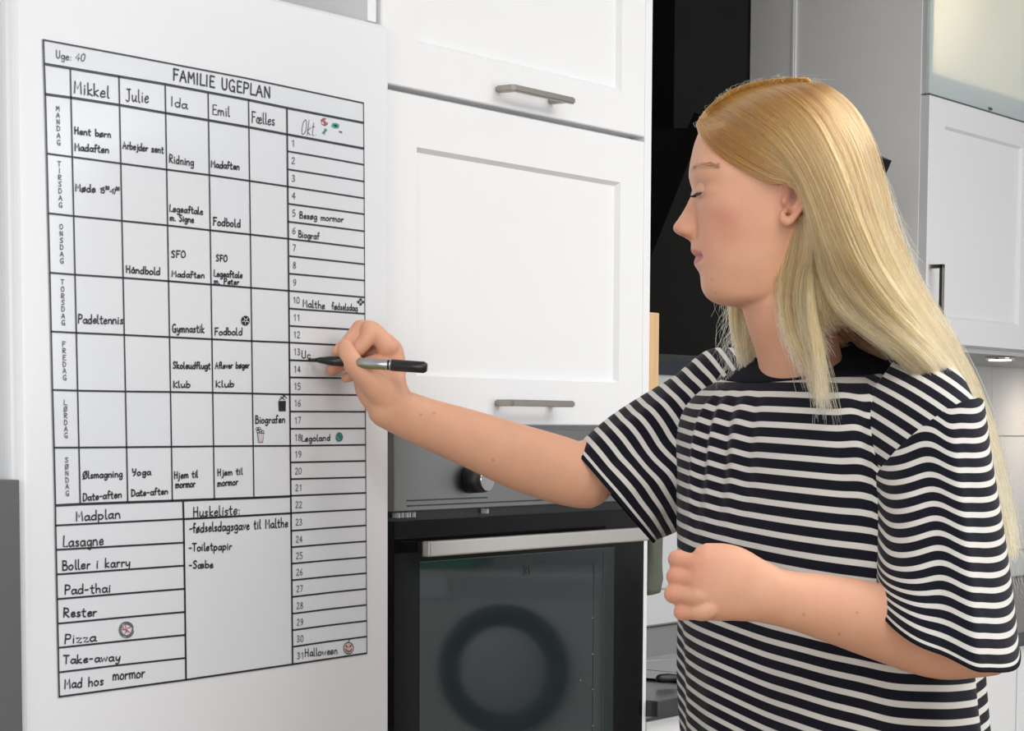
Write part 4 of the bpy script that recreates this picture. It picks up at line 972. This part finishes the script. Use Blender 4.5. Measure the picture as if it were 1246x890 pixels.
# thumb nail
M_nail = mat('nail', (.74, .46, .38), .25)
def nail(c, along, side, up_, L_, W_):
    V = []; F = []; na, nb = 8, 8
    for i in range(na):
        u = i/(na-1)
        for j in range(nb):
            v = j/(nb-1)*2-1; ww = W_*(1-.25*(u > .8)*(u-.8)/.2-.0)
            V.append(c+along*(u-.5)*L_+side*v*ww/2+up_*(-.0016*v*v-.0006*(u-.5)**2*4))
    for i in range(na-1):
        for j in range(nb-1): F.append((i*nb+j, i*nb+j+1, (i+1)*nb+j+1, (i+1)*nb+j))
    o = link('nail', mesh_from('nail', [(np.array(V), F)]), M_nail, person, True); s_ = o.modifiers.new('s', 'SOLIDIFY'); s_.thickness = .0006; s_.offset = 0
def rayhit(px, py):
    o_ = np.array(CAM); d_ = np.array(ray(px, py)); d_ /= np.linalg.norm(d_); v_ = co-o_; t_ = v_@d_; pr = np.linalg.norm(v_-np.outer(t_, d_), axis=1)
    m_ = (pr < .003); return co[np.where(m_)[0][t_[m_].argmin()]]
try:
    hc_ = rayhit(424, 425)
    al = uz*.90-hr*.32; al /= np.linalg.norm(al); upv = hr*.62-hf*.75; upv /= np.linalg.norm(upv); sdv = np.cross(al, upv); nail(hc_+upv*.0004, al, sdv, .0115, .0095)
except Exception: pass

# ---------------- the pen (held, so a thing of its own)
pen = empty('marker_pen', 'slim black and silver marker pen held in her right hand against the planner', 'pen')
tipw = np.array(onY(375.5, 437.5, YP-.001)); endw = q(519.5, 447.5, 2.538)
pd_ = endw-tipw; PL = np.linalg.norm(pd_)
def pt_(t): return tipw+pd_*t
def pent(name, prof, m_):
    P = np.array([pt_(t) for t, r in prof]); V, F = tube_mesh(P, np.array([r for t, r in prof]), 24, False)
    return link(name, mesh_from(name, [(V, F)]), m_, pen, True)
M_barrel = mat('silver_barrel', (.46, .47, .47), .3, metal=.8)
M_pblack = mat('pen_black', (.012, .012, .013), .35)
pent('nib', [(0, .0007), (.02, .0012), (.07, .0020)], M_pblack)
pent('grip', [(.065, .0024), (.10, .0034), (.14, .0042), (.17, .0050), (.20, .0055), (.36, .0058)], M_pblack)
pent('barrel', [(.36, .0060), (.70, .0062), (.703, .0060)], M_barrel)
M_print = mat('barrel_print', (.20, .20, .07), .45)
pent('end_cap', [(.70, .0060), (.702, .0066), (.97, .0066), (.985, .0060), (1.0, .0045), (1.001, .0005)], M_pblack)
ud = np.cross(pd_/PL, -hf); 
for k, (a, b, m_) in enumerate(((.42, .66, M_print),)):
    V = []; F = []
    for i in range(2):
        for j in range(9):
            an = math.radians(-118+j*5); pp = pt_((a, b)[i]); up_ = np.array(uz)-pd_/PL*((uz@pd_)/PL); up_ /= np.linalg.norm(up_); w_ = np.cross(pd_/PL, up_); w_ = w_ if w_@hf < 0 else -w_
            V.append(pp+.00625*(math.sin(an+.9)*up_*1.0+math.cos(an+.9)*w_))
    for j in range(8): F.append((j, j+1, 9+j+1, 9+j))
    link('printed_band', mesh_from('printed_band', [(np.array(V), F)]), m_, pen)
V = []; F = []
for i in range(2):
    for j in range(12):
        an = math.radians(-60+j*11); pp = pt_((.672, .69)[i]); V.append(pp+.0064*(math.sin(an)*up_+math.cos(an)*w_))
for j in range(11): F.append((j, j+1, 12+j+1, 12+j))
link('barrel_mark', mesh_from('barrel_mark', [(np.array(V), F)]), M_pblack, pen)

# ---------------- T-shirt: body and two sleeves, striped along the cloth
PER = .0161
def shirt_build(nt, b):
    at = N(nt, 'ShaderNodeAttribute', attribute_name='cloth')       # metres along the cloth
    dv = N(nt, 'ShaderNodeMath', operation='DIVIDE'); dv.inputs[1].default_value = PER
    fr_ = N(nt, 'ShaderNodeMath', operation='FRACT'); nt.links.new(at.outputs['Fac'], dv.inputs[0]); nt.links.new(dv.outputs[0], fr_.inputs[0])
    sb = N(nt, 'ShaderNodeMath', operation='SUBTRACT'); sb.inputs[1].default_value = .5; nt.links.new(fr_.outputs[0], sb.inputs[0])
    ab = N(nt, 'ShaderNodeMath', operation='ABSOLUTE'); nt.links.new(sb.outputs[0], ab.inputs[0])
    mr = N(nt, 'ShaderNodeMapRange'); mr.inputs['From Min'].default_value = .175; mr.inputs['From Max'].default_value = .205; mr.inputs['To Min'].default_value = 1; mr.inputs['To Max'].default_value = 0
    nt.links.new(ab.outputs[0], mr.inputs['Value'])
    mx = N(nt, 'ShaderNodeMix', data_type='RGBA'); mx.inputs[6].default_value = (.0065, .007, .014, 1); mx.inputs[7].default_value = (.63, .615, .575, 1)
    nt.links.new(mr.outputs[0], mx.inputs[0]); nt.links.new(mx.outputs[2], b.inputs['Base Color'])
    tc = N(nt, 'ShaderNodeTexCoord'); n = N(nt, 'ShaderNodeTexNoise'); n.inputs['Scale'].default_value = 900; nt.links.new(tc.outputs['Object'], n.inputs[0])
    bp = N(nt, 'ShaderNodeBump'); bp.inputs['Strength'].default_value = .3; bp.inputs['Distance'].default_value = .001
    nt.links.new(n.outputs[0], bp.inputs['Height']); nt.links.new(bp.outputs[0], b.inputs['Normal'])
    b.inputs['Specular IOR Level'].default_value = .15; b.inputs['Sheen Weight'].default_value = .08
M_shirt = attr_mat('striped_jersey', .85, shirt_build)
M_rib = mat('navy_ribbing', (.0065, .007, .013), .85, bump=.5, bscale=500, spec=.15)
def cloth_obj(name, V, cl, nu, nv_, parent, close=True):
    F = []
    for i in range(nv_-1):
        for j in range(nu): F.append((i*nu+j, i*nu+(j+1) % nu, (i+1)*nu+(j+1) % nu, (i+1)*nu+j))
    me = mesh_from(name, [(V, F)]); a = me.attributes.new('cloth', 'FLOAT', 'POINT'); a.data.foreach_set('value', cl)
    o = link(name, me, M_shirt, parent, True); s_ = o.modifiers.new('s', 'SOLIDIFY'); s_.thickness = .0018; s_.offset = -1; return o
# torso rings: (drop below neck point, centre shift along hr, half A, front N, back N, centre depth shift)
NP = q(978, 437, 2.555)
prof = np.array([[-.006, .000, .058, .058, .056], [.004, .002, .075, .066, .068], [.016, .006, .115, .082, .084], [.032, .010, .150, .096, .098], [.056, .014, .174, .109, .108], [.09, .018, .186, .119, .118], [.14, .024, .190, .127, .124],
 [.20, .027, .190, .134, .127], [.28, .030, .190, .136, .128], [.36, .034, .191, .134, .130], [.44, .040, .194, .134, .136], [.50, .046, .197, .136, .140], [.56, .050, .200, .138, .142]])
nu, nv_ = 420, 260
LAT0 = (q(1058, 500, 2.42)-NP)@hr; LATL = (q(838, 470, 2.65)-NP)@hr
def clothline(P):
    d = P-NP; A = d@AX; v = -d[:, 2]; lat = d@hr; ex = np.maximum(0, lat-LAT0); exl = np.maximum(0, LATL-lat)
    return v*(1-.55*A)-.62*ex*(1-sm(v, .10, .24))+.2*exl*(1-sm(v, .1, .3))
tt = np.linspace(0, len(prof)-1, nv_); PR = catmull(prof, nv_)
th = np.linspace(0, 2*np.pi, nu, endpoint=False); ct, st = np.cos(th), np.sin(th)
V = np.zeros((nv_, nu, 3)); CL = np.zeros((nv_, nu))
for i in range(nv_):
    dr, cx, a, bf, bb = PR[i]
    p = 2.25
    A_c = a*np.sign(ct)*np.abs(ct)**(2/p); B_c = np.where(st > 0, bf, bb)*np.sign(st)*np.abs(st)**(2/p)
    z = NP[2]-dr
    # shoulders: cloth over the shoulder tips sits higher than over chest and back
    lift = .030*np.exp(-((dr-.03)/.035)**2)*(ct**2)*0
    rad = np.stack([A_c, B_c], 1)
    fold = 0
    v = dr
    env = sm(np.array(v), .06, .14)
    # soft vertical pleats at her right front, hollow between bust and sleeve, drapes at the waist
    def gf(c0, w_): d_ = np.angle(np.exp(1j*(th-c0))); return np.exp(-(d_/w_)**2)
    e2 = float(np.exp(-((v-.09)/.075)**2)); e3 = float(sm(np.array(v), .22, .4))
    fold = e2*.8*(.0065*gf(1.95+.5*v, .045)-.005*gf(1.86+.5*v, .04)+.006*gf(1.76+.5*v, .04)-.005*gf(1.67+.4*v, .035)+.0055*gf(1.58+.4*v, .04)-.004*gf(1.50+.4*v, .04))
    fold = fold+e2*(-.006*gf(.62, .10)+.006*gf(.78, .09))
    fold = fold+e3*(.006*np.sin(7*th+3*v)+.003*np.sin(13*th-6*v))*.8+.0012*np.sin(5*th+20*v)
    fold = fold*float(sm(np.array(v), .01, .05))
    sc = 1+fold/.15
    C0 = np.array([NP[0], NP[1], z])+hr*cx
    V[i] = C0+np.outer(A_c*sc, AX)+np.outer(B_c*sc, NX)
    V[i][:, 2] += fold*.0
    # neckline tilts: front lower than nape
    nf = float(np.exp(-(dr/.05)**2)); V[i][:, 2] += nf*(-.010*st-.004)
    CL[i] = clothline(V[i])+fold*.45
tshirt = cloth_obj('t_shirt', V.reshape(-1, 3), CL.ravel(), nu, nv_, person)
# collar band
ri = []
for dz, a, bf, bb in ((.010, .0535, .0545, .050), (.013, .0555, .0565, .052), (.008, .0600, .0590, .056), (.002, .0720, .0655, .0660), (-.004, .0885, .0725, .0745), (-.010, .1045, .0790, .0810), (-.0130, .1115, .0815, .0835), (-.0150, .1110, .0812, .0832)):
    A_c = a*ct; B_c = np.where(st > 0, bf, bb)*st
    P = np.array([NP[0], NP[1], NP[2]+dz+.0015])+hr*np.interp(dz, [-.016, 0], [.006, .001])+np.outer(A_c, AX)+np.outer(B_c, NX); P[:, 2] += -.011*st-.004; ri.append(P[::4])
V = np.vstack(ri); n4 = len(ri[0]); F = [(i*n4+j, i*n4+(j+1) % n4, (i+1)*n4+(j+1) % n4, (i+1)*n4+j) for i in range(len(ri)-1) for j in range(n4)]
co_ = link('collar', mesh_from('collar', [(V, F)]), M_rib, tshirt, True); s_ = co_.modifiers.new('s', 'SOLIDIFY'); s_.thickness = .002; s_.offset = -1

def sleeve(name, rings, phase, foldf, nu=220, nv_=170, bend=None):
    """rings: (centre, A vector, B vector) from shoulder to hem; cloth coordinate measured back from the hem"""
    Cc = catmull([r[0] for r in rings], nv_); Aa = catmull([r[1] for r in rings], nv_); Bb = catmull([r[2] for r in rings], nv_)
    th = np.linspace(0, 2*np.pi, nu, endpoint=False); ct, st = np.cos(th), np.sin(th); V = np.zeros((nv_, nu, 3)); CL = np.zeros((nv_, nu))
    for i in range(nv_):
        t = i/(nv_-1); f = foldf(th, t); V[i] = Cc[i]+np.outer(ct*(1+f), Aa[i])+np.outer(st*(1+f), Bb[i])
    seg = np.linalg.norm(np.diff(V, axis=0), axis=2); L = np.vstack([np.zeros(nu), np.cumsum(seg, axis=0)])
    CL = (L[-1]-L)+phase
    if bend is not None: CL = CL+np.array([bend(th, i/(nv_-1)) for i in range(nv_)])
    o = cloth_obj(name, V.reshape(-1, 3), CL.ravel(), nu, nv_, tshirt)
    e = V[-1]; T_ = V[-1]-V[-3]; T_ /= np.linalg.norm(T_, axis=1)[:, None]; cen = e.mean(0); outw = e-cen; outw /= np.linalg.norm(outw, axis=1)[:, None]
    rr = np.vstack([e+outw*.0004-T_*.0035, e+outw*.0012-T_*.001, e+outw*.0008+T_*.0016, e-outw*.0016+T_*.0008]); F = [(k*nu+j, k*nu+(j+1) % nu, (k+1)*nu+(j+1) % nu, (k+1)*nu+j) for k in range(3) for j in range(nu)]
    link('sleeve_hem', mesh_from('sleeve_hem', [(rr, F)]), M_rib, o, True)
    return o
def gfo(th, c0, w_): d_ = np.angle(np.exp(1j*(th-c0))); return np.exp(-(d_/w_)**2)
# near sleeve: A along the frame's right, B towards the camera
m4 = -hf
def lrow(pxl, pyl, pxr, pyr, d, b, dtilt=0.0, bt=0.0):
    L_ = q(pxl, pyl, d+dtilt); R_ = q(pxr, pyr, d-dtilt); c = (L_+R_)/2; return (c, (R_-L_)/2, m4*b-uz*bt)
SH_UP = .034
def lrow2(pxl, pyl, pxr, pyr, d, b, bu):
    c, A, B = lrow(pxl, pyl, pxr, pyr, d, b); return (c, A, m4*b+uz*bu)
cap_rings = [lrow2(1016, 520, 1090, 430, 2.47, .045, .00), lrow2(1036, 548, 1132, 440, 2.45, .058, .015), lrow2(1052, 575, 1168, 464, 2.435, .066, .026), lrow2(1068, 594, 1190, 512, 2.42, .067, SH_UP-.004)]
k_ = 70; Cc = catmull([r[0] for r in cap_rings], k_); Aa = catmull([r[1] for r in cap_rings], k_); Bb = catmull([r[2] for r in cap_rings], k_)
th2 = np.linspace(0, 2*np.pi, 200, endpoint=False); V = np.stack([Cc[i]+np.outer(np.cos(th2), Aa[i])+np.outer(np.sin(th2), Bb[i]) for i in range(k_)])
cloth_obj('shoulder_panel', V.reshape(-1, 3), clothline(V.reshape(-1, 3)), 200, k_, tshirt)
near = [lrow2(1060, 590, 1196, 502, 2.42, .0735, SH_UP+.003), lrow2(1065, 612, 1203, 545, 2.408, .0725, .020), lrow2(1069, 655, 1216, 625, 2.396, .084, .002), lrow2(1068, 700, 1228, 710, 2.382, .095, -.018), lrow2(1066, 737, 1238, 786, 2.370, .103, -.031)]
def f_near(th, t):
    e = sm(np.array(t), .05, .35)
    return e*(.06*gfo(th, 1.45, .16)-.085*gfo(th, 1.88, .26)+.02*gfo(th, .7, .3))+.010*np.sin(5*th+9*t)*e
def bend_near(th, t):
    g = sm(np.abs(np.angle(np.exp(1j*(th-1.66)))), 0, 1.2)*(np.angle(np.exp(1j*(th-1.66))) > 0)
    return .040*g*(1-sm(np.array(t), .62, .97))
sleeve('sleeve', near, .0042, f_near, bend=bend_near)
# far sleeve reaching forward
def frow(pxt, pyt, pxb, pyb, d, b, dt=0.0):
    T_ = q(pxt, pyt, d+dt); B_ = q(pxb, pyb, d-dt); c = (T_+B_)/2; return (c, (B_-T_)/2, m4*b)
far = [frow(905, 424, 870, 630, 2.69, .055), frow(862, 426, 845, 640, 2.69, .060), frow(818, 458, 828, 646, 2.69, .064, .0), frow(772, 488, 815, 650, 2.685, .066), frow(733, 514, 805, 655, 2.675, .066), frow(697, 545, 795, 660, 2.665, .064)]
def f_far(th, t):
    e = sm(np.array(t), .1, .5)*(1-.5*sm(np.array(t), .8, 1))
    return e*(.10*gfo(th, 1.15+.5*t, .22)-.07*gfo(th, 1.65+.5*t, .2)+.06*gfo(th, 2.2+.3*t, .2)-.04*gfo(th, .7, .2))+.012*np.sin(6*th+12*t)*e
sleeve('sleeve', far, .004, f_far)

# trousers and shoes (below the frame)
M_trouser = mat('dark_trousers', (.02, .022, .03), .8, bump=.3, bscale=400)
hipz = NP[2]-.50
hipc = lambda z: np.array([NP[0], NP[1], z])+hr*.045
tr = [loft([(hipc(hipz+.03), AX*.165, NX*.105), (hipc(hipz-.08), AX*.178, NX*.118), (hipc(hipz-.17), AX*.172, NX*.12), (hipc(hipz-.19), AX*.10, NX*.09)], 40)]
for sg in (1, -1):
    c = lambda z, o=0: hipc(z)+AX*sg*(.088+o)
    tr.append(loft([(c(hipz-.10), AX*.086, NX*.10), (c(hipz-.30), AX*.075, NX*.085), (c(hipz-.45, .003), AX*.06, NX*.068), (c(hipz-.62, .005), AX*.055, NX*.06), (c(.07, .008), AX*.05, NX*.056)], 32))
link('trousers', mesh_from('trousers', tr), M_trouser, person, True)
M_shoe = mat('shoe_leather', (.03, .03, .03), .4)
for sg in (1, -1):
    b_ = np.array([hipc(0)[0], hipc(0)[1], 0])+AX*sg*.096
    link('shoe', mesh_from('shoe', [loft([(b_-NX*.075+uz*.035, AX*.028, uz*.033), (b_-NX*.05+uz*.045, AX*.036, uz*.043), (b_+uz*.045, AX*.036, uz*.043), (b_+NX*.07+uz*.035, AX*.042, uz*.033), (b_+NX*.13+uz*.026, AX*.042, uz*.024), (b_+NX*.175+uz*.02, AX*.025, uz*.017)], 24)]), M_shoe, person, True)

# ---------------- hair
def hair_build():
    M = bpy.data.materials.new('blonde_hair'); M.use_nodes = True; nt = M.node_tree
    for n in list(nt.nodes): nt.nodes.remove(n)
    out = N(nt, 'ShaderNodeOutputMaterial'); h = N(nt, 'ShaderNodeBsdfHairPrincipled'); h.parametrization = 'COLOR'
    h.inputs["Roughness"].default_value = .28; h.inputs['Radial Roughness'].default_value = .45
    at = N(nt, 'ShaderNodeAttribute', attribute_name='hcol'); nt.links.new(at.outputs['Color'], h.inputs['Color'])
    nt.links.new(h.outputs[0], out.inputs[0]); return M
M_hair = hair_build()
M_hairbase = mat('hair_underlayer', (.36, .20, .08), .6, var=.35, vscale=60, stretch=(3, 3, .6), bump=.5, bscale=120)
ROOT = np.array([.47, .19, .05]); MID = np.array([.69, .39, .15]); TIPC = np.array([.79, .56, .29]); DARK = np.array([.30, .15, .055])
strands = []      # (points (k,3), colour (k,3), radius)
def sheet(guides, n, thick=.010, jit=.0016, tip=(.75, 1.0), base=True, clump=26, warm=(0., .35), noise=.0022, dark=.24, name='', mirror=False, colshift=0., k=44, rad=.00034, lay=0.0, edge=0.02, skull=False, far=False):
    """guides: list of polylines of (px, py, depth); strands fill the sheet between neighbours"""
    GU = [catmull([q(*p) for p in g], k) for g in guides]; GU = np.array(GU)
    if mirror:
        d = (GU-H0)@hf; GU = GU-2*d[..., None]*hf
    ng = len(GU); dense = catmull(GU.reshape(ng, -1), 80).reshape(80, k, 3)
    cl = RNG.random(clump*3)*79; clo = RNG.normal(0, 1, (clump*3, 3))
    outn = np.cross(np.gradient(dense, axis=1), np.gradient(dense, axis=0)); outn /= np.linalg.norm(outn, axis=2)[..., None]+1e-9
    sgn = 1 if (mirror or far) else -1
    flip = np.sign((outn@hf)).mean(); outn = outn*(1 if flip*sgn > 0 else -1)
    tw = np.linspace(0, 1, k)
    for _ in range(n):
        u = RNG.random()*79; c = np.abs(cl-u).argmin(); pull = np.clip((tw-.1)/.9, 0, 1)**.8*.62
        uu = u*(1-pull)+cl[c]*pull; i = np.clip(uu.astype(int), 0, 78); f = (uu-i)[:, None]
        P = dense[i, np.arange(k)]*(1-f)+dense[i+1, np.arange(k)]*f
        on = outn[i, np.arange(k)]
        h = RNG.random()**.7; P = P-on*(thick*(1-h)*np.clip(tw*4, .15, 1))[:, None]+on*lay
        ph = RNG.random()*6.28; a = RNG.normal(0, jit, 3); w1 = RNG.normal(0, noise, 3)
        P = P+np.outer(tw**1.2, a)*2+np.outer(np.sin(tw*RNG.uniform(3, 8)+ph)*tw, w1)+np.outer(tw, clo[c]*.0022)
        L = RNG.uniform(*tip); m_ = max(6, int(k*L)); P = P[:m_]; t = tw[:m_][:, None]
        wv = np.clip((t-warm[0])/(warm[1]-warm[0]+1e-6), 0, 1)
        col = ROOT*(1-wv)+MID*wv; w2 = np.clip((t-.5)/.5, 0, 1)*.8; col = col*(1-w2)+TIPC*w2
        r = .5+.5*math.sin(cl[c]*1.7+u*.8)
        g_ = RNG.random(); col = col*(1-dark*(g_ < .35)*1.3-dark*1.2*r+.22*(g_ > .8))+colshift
        strands.append((P, np.clip(col, .02, .95), rad*RNG.uniform(.75, 1.15)))
    if base:
        B = dense[::4]-outn[::4]*(thick*1.25*np.clip(tw*9, .65, 1))[None, :, None]; nb = len(B); m_ = int(k*max(.5, tip[0]))
        j0 = (6 if mirror else 4) if skull else 0; m_ -= j0
        V = B[:, j0:j0+m_].reshape(-1, 3); F = [(i*m_+j, i*m_+j+1, (i+1)*m_+j+1, (i+1)*m_+j) for i in range(nb-1) for j in range(m_-1)]
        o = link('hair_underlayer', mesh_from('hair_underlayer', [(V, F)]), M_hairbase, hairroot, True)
DN = 2.385
# near side, crown to ends; every guide starts on the parting along the top of the head
top_guides = [
 [(847, 152, 2.462), (857, 171, 2.430), (880, 191, 2.408), (908, 207, 2.395), (936, 220, 2.389), (956, 221, 2.386), (972, 228, 2.384), (985, 260, 2.385), (984, 300, 2.392), (972, 345, 2.41), (975, 392, 2.42), (988, 440, 2.41), (996, 488, 2.405)],
 [(851, 143, 2.468), (872, 163, 2.420), (904, 185, 2.396), (936, 203, 2.385), (960, 214, 2.382), (977, 231, 2.381), (988, 262, 2.380), (988, 300, 2.388), (984, 350, 2.405), (986, 400, 2.41), (997, 455, 2.395), (1000, 520, 2.39)],
]
side_guides = [
 [(851, 143, 2.468), (872, 163, 2.420), (904, 185, 2.396), (936, 203, 2.385), (960, 214, 2.382), (977, 232, 2.380), (988, 268, 2.380), (993, 305, 2.388), (1003, 343, 2.395), (1022, 376, 2.395), (1052, 402, 2.395), (1086, 424, 2.395), (1118, 452, 2.40), (1146, 496, 2.41)],
 [(856, 137, 2.470), (886, 152, 2.415), (918, 172, 2.390), (946, 192, 2.381), (966, 213, 2.378), (979, 240, 2.376), (989, 275, 2.376), (1000, 315, 2.382), (1014, 352, 2.39), (1036, 385, 2.39), (1068, 410, 2.39), (1104, 438, 2.392), (1140, 478, 2.40), (1168, 530, 2.41)]]
g_main = [
 [(856, 137, 2.470), (886, 152, 2.415), (918, 172, 2.390), (946, 192, 2.381), (966, 213, 2.378), (979, 240, 2.376), (989, 275, 2.376), (1000, 315, 2.382), (1014, 352, 2.39), (1036, 385, 2.39), (1068, 410, 2.39), (1104, 438, 2.392), (1140, 478, 2.40), (1168, 530, 2.41)],
 [(872, 122, 2.470), (904, 138, 2.410), (936, 160, 2.384), (962, 188, 2.375), (982, 222, 2.371), (998, 262, 2.370), (1014, 305, 2.372), (1034, 348, 2.38), (1064, 384, 2.385), (1098, 412, 2.39), (1134, 446, 2.395), (1166, 494, 2.405), (1192, 552, 2.42), (1212, 620, 2.43)],
 [(895, 109, 2.470), (928, 124, 2.405), (960, 150, 2.380), (986, 186, 2.370), (1006, 228, 2.366), (1024, 274, 2.366), (1044, 320, 2.37), (1070, 360, 2.38), (1102, 394, 2.39), (1134, 428, 2.40), (1162, 470, 2.41), (1188, 528, 2.42), (1208, 592, 2.43), (1222, 660, 2.44)],
 [(925, 101, 2.470), (958, 114, 2.405), (990, 142, 2.380), (1014, 184, 2.372), (1032, 230, 2.370), (1050, 280, 2.374), (1072, 328, 2.385), (1098, 368, 2.395), (1126, 404, 2.41), (1152, 444, 2.42), (1178, 494, 2.43), (1200, 556, 2.44), (1218, 622, 2.45), (1230, 686, 2.45)],
 [(955, 98, 2.470), (988, 108, 2.415), (1018, 136, 2.400), (1042, 180, 2.396), (1058, 230, 2.40), (1074, 282, 2.41), (1096, 332, 2.42), (1122, 376, 2.43), (1148, 416, 2.44), (1172, 462, 2.45), (1194, 518, 2.46), (1212, 582, 2.46), (1226, 644, 2.46), (1234, 690, 2.46)],
 [(980, 98, 2.470), (1010, 106, 2.44), (1040, 132, 2.44), (1064, 176, 2.44), (1078, 228, 2.45), (1092, 280, 2.46), (1112, 332, 2.47), (1138, 378, 2.48), (1164, 424, 2.48), (1188, 476, 2.48), (1208, 536, 2.48), (1222, 600, 2.48), (1232, 652, 2.48), (1236, 688, 2.48)]]
hairroot = bpy.data.objects.new('hair', None); COL.objects.link(hairroot); hairroot.parent = person
def hdepth(g, off):  # push guides outward from the head centre towards the camera
    return [[(x, y, d-off*min(1, i/2)) for i, (x, y, d) in enumerate(gg)] for gg in g]
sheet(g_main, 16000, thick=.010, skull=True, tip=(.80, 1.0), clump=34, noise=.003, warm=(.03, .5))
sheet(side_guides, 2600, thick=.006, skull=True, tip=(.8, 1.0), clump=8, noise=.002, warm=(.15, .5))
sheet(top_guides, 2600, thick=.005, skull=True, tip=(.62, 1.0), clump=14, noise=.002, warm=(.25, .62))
# loose lock hanging behind the jaw, from under the ear
under = [[(960, 272, 2.412), (952, 300, 2.418), (944, 340, 2.425), (946, 385, 2.43), (958, 430, 2.425)],
         [(975, 262, 2.404), (968, 310, 2.410), (960, 360, 2.418), (966, 405, 2.42), (985, 450, 2.41), (1000, 500, 2.40)],
         [(988, 270, 2.400), (986, 320, 2.400), (992, 370, 2.405), (1000, 395, 2.41), (1012, 408, 2.41)],
         [(994, 290, 2.398), (1004, 340, 2.398), (1016, 370, 2.402), (1028, 390, 2.405), (1044, 402, 2.41)]]
sheet(under, 3000, thick=.014, tip=(.48, 1.0), clump=14, warm=(-.5, .5), noise=.003, dark=.26)
wisp = [[(984, 300, 2.392), (982, 360, 2.40), (988, 420, 2.395), (994, 470, 2.39), (988, 530, 2.385)],
        [(990, 300, 2.390), (990, 360, 2.398), (1002, 420, 2.39), (1012, 470, 2.385), (1030, 520, 2.385)]]
sheet(wisp, 170, thick=.006, tip=(.5, 1.0), clump=9, warm=(-1, -.1), noise=.004, base=False, dark=.05, rad=.0003)
# far side: mirrored crown hair and the lock in front of her right shoulder
sheet(g_main, 8000, thick=.010, skull=True, tip=(.80, 1.0), clump=24, noise=.003, mirror=True, warm=(-.6, .4))
farlock = [[(905, 300, 2.545), (893, 345, 2.555), (889, 385, 2.56), (896, 425, 2.565), (903, 448, 2.565)],
           [(925, 290, 2.545), (912, 340, 2.548), (905, 385, 2.55), (908, 425, 2.555), (912, 462, 2.56)],
           [(945, 290, 2.54), (932, 340, 2.545), (921, 385, 2.545), (922, 420, 2.55), (926, 452, 2.555)]]
sheet(farlock, 2600, thick=.012, tip=(.6, 1.0), clump=12, warm=(-.8, .4), noise=.003)
fartop = [[(847, 152, 2.478), (853, 172, 2.50), (868, 200, 2.53), (890, 235, 2.548), (905, 270, 2.552), (905, 310, 2.548)],
          [(862, 130, 2.474), (880, 165, 2.52), (905, 205, 2.55), (925, 245, 2.556), (935, 280, 2.555), (930, 320, 2.55)],
          [(900, 108, 2.474), (930, 140, 2.53), (950, 190, 2.558), (962, 240, 2.56), (966, 290, 2.56), (955, 330, 2.555)]]
sheet(fartop, 2500, far=True, thick=.005, skull=False, tip=(.9, 1.0), clump=14, noise=.002)
# fine flyaways over the crown and temples
for _ in range(230):
    u = RNG.random(); ipx = 846+150*u; ipy = np.interp(ipx, [846, 872, 895, 925, 955, 996], [154, 122, 109, 101, 98, 100])
    p0 = q(ipx, ipy+2, 2.47+RNG.normal(0, .014)); d_ = uz*RNG.uniform(.2, 1)+hr*RNG.uniform(-.7, 1.0)+hf*RNG.normal(0, .5); L = RNG.uniform(.004, .016)
    P = catmull([p0, p0+d_*L*.6, p0+d_*L+hr*L*RNG.uniform(0, 1)-uz*L*.25], 8); strands.append((P, np.tile(MID*.9, (8, 1)), .00014))
for _ in range(160):
    y = RNG.uniform(300, 470); x = 893+RNG.normal(0, 6); p0 = q(x, y, 2.56); P = catmull([p0, p0-hr*RNG.uniform(.0, .014)-uz*.014, p0-hr*RNG.uniform(-.006, .018)-uz*.034], 8); strands.append((P, np.tile(TIPC*.85, (8, 1)), .00013))
for _ in range(260):
    t = RNG.random(); x, y = np.interp(t, [0, .3, .6, .85, 1], [1075, 1115, 1175, 1215, 1236]), np.interp(t, [0, .3, .6, .85, 1], [200, 320, 440, 560, 680])
    p0 = q(x-2, y, 2.46+RNG.normal(0, .02)); P = catmull([p0, p0-uz*.03+hr*RNG.uniform(.0, .014), p0-uz*.065+hr*RNG.uniform(.004, .034)], 8); strands.append((P, np.tile(TIPC, (8, 1)), .00014))
hc = bpy.data.hair_curves.new('strands'); hc.add_curves([len(s[0]) for s in strands])
hc.attributes['position'].data.foreach_set('vector', np.vstack([s[0] for s in strands]).astype(np.float32).ravel())
ra = hc.attributes.get('radius') or hc.attributes.new('radius', 'FLOAT', 'POINT')
ra.data.foreach_set('value', np.concatenate([s[2]*np.linspace(1.0, .35, len(s[0]))**.6 for s in strands]).astype(np.float32))
ca = hc.attributes.new('hcol', 'FLOAT_COLOR', 'POINT')
ca.data.foreach_set('color', np.hstack([np.vstack([s[1] for s in strands]), np.ones((sum(len(s[0]) for s in strands), 1))]).astype(np.float32).ravel())
ho = bpy.data.objects.new('strands', hc); COL.objects.link(ho); ho.parent = hairroot; hc.materials.append(M_hair); ho['kind'] = 'stuff'
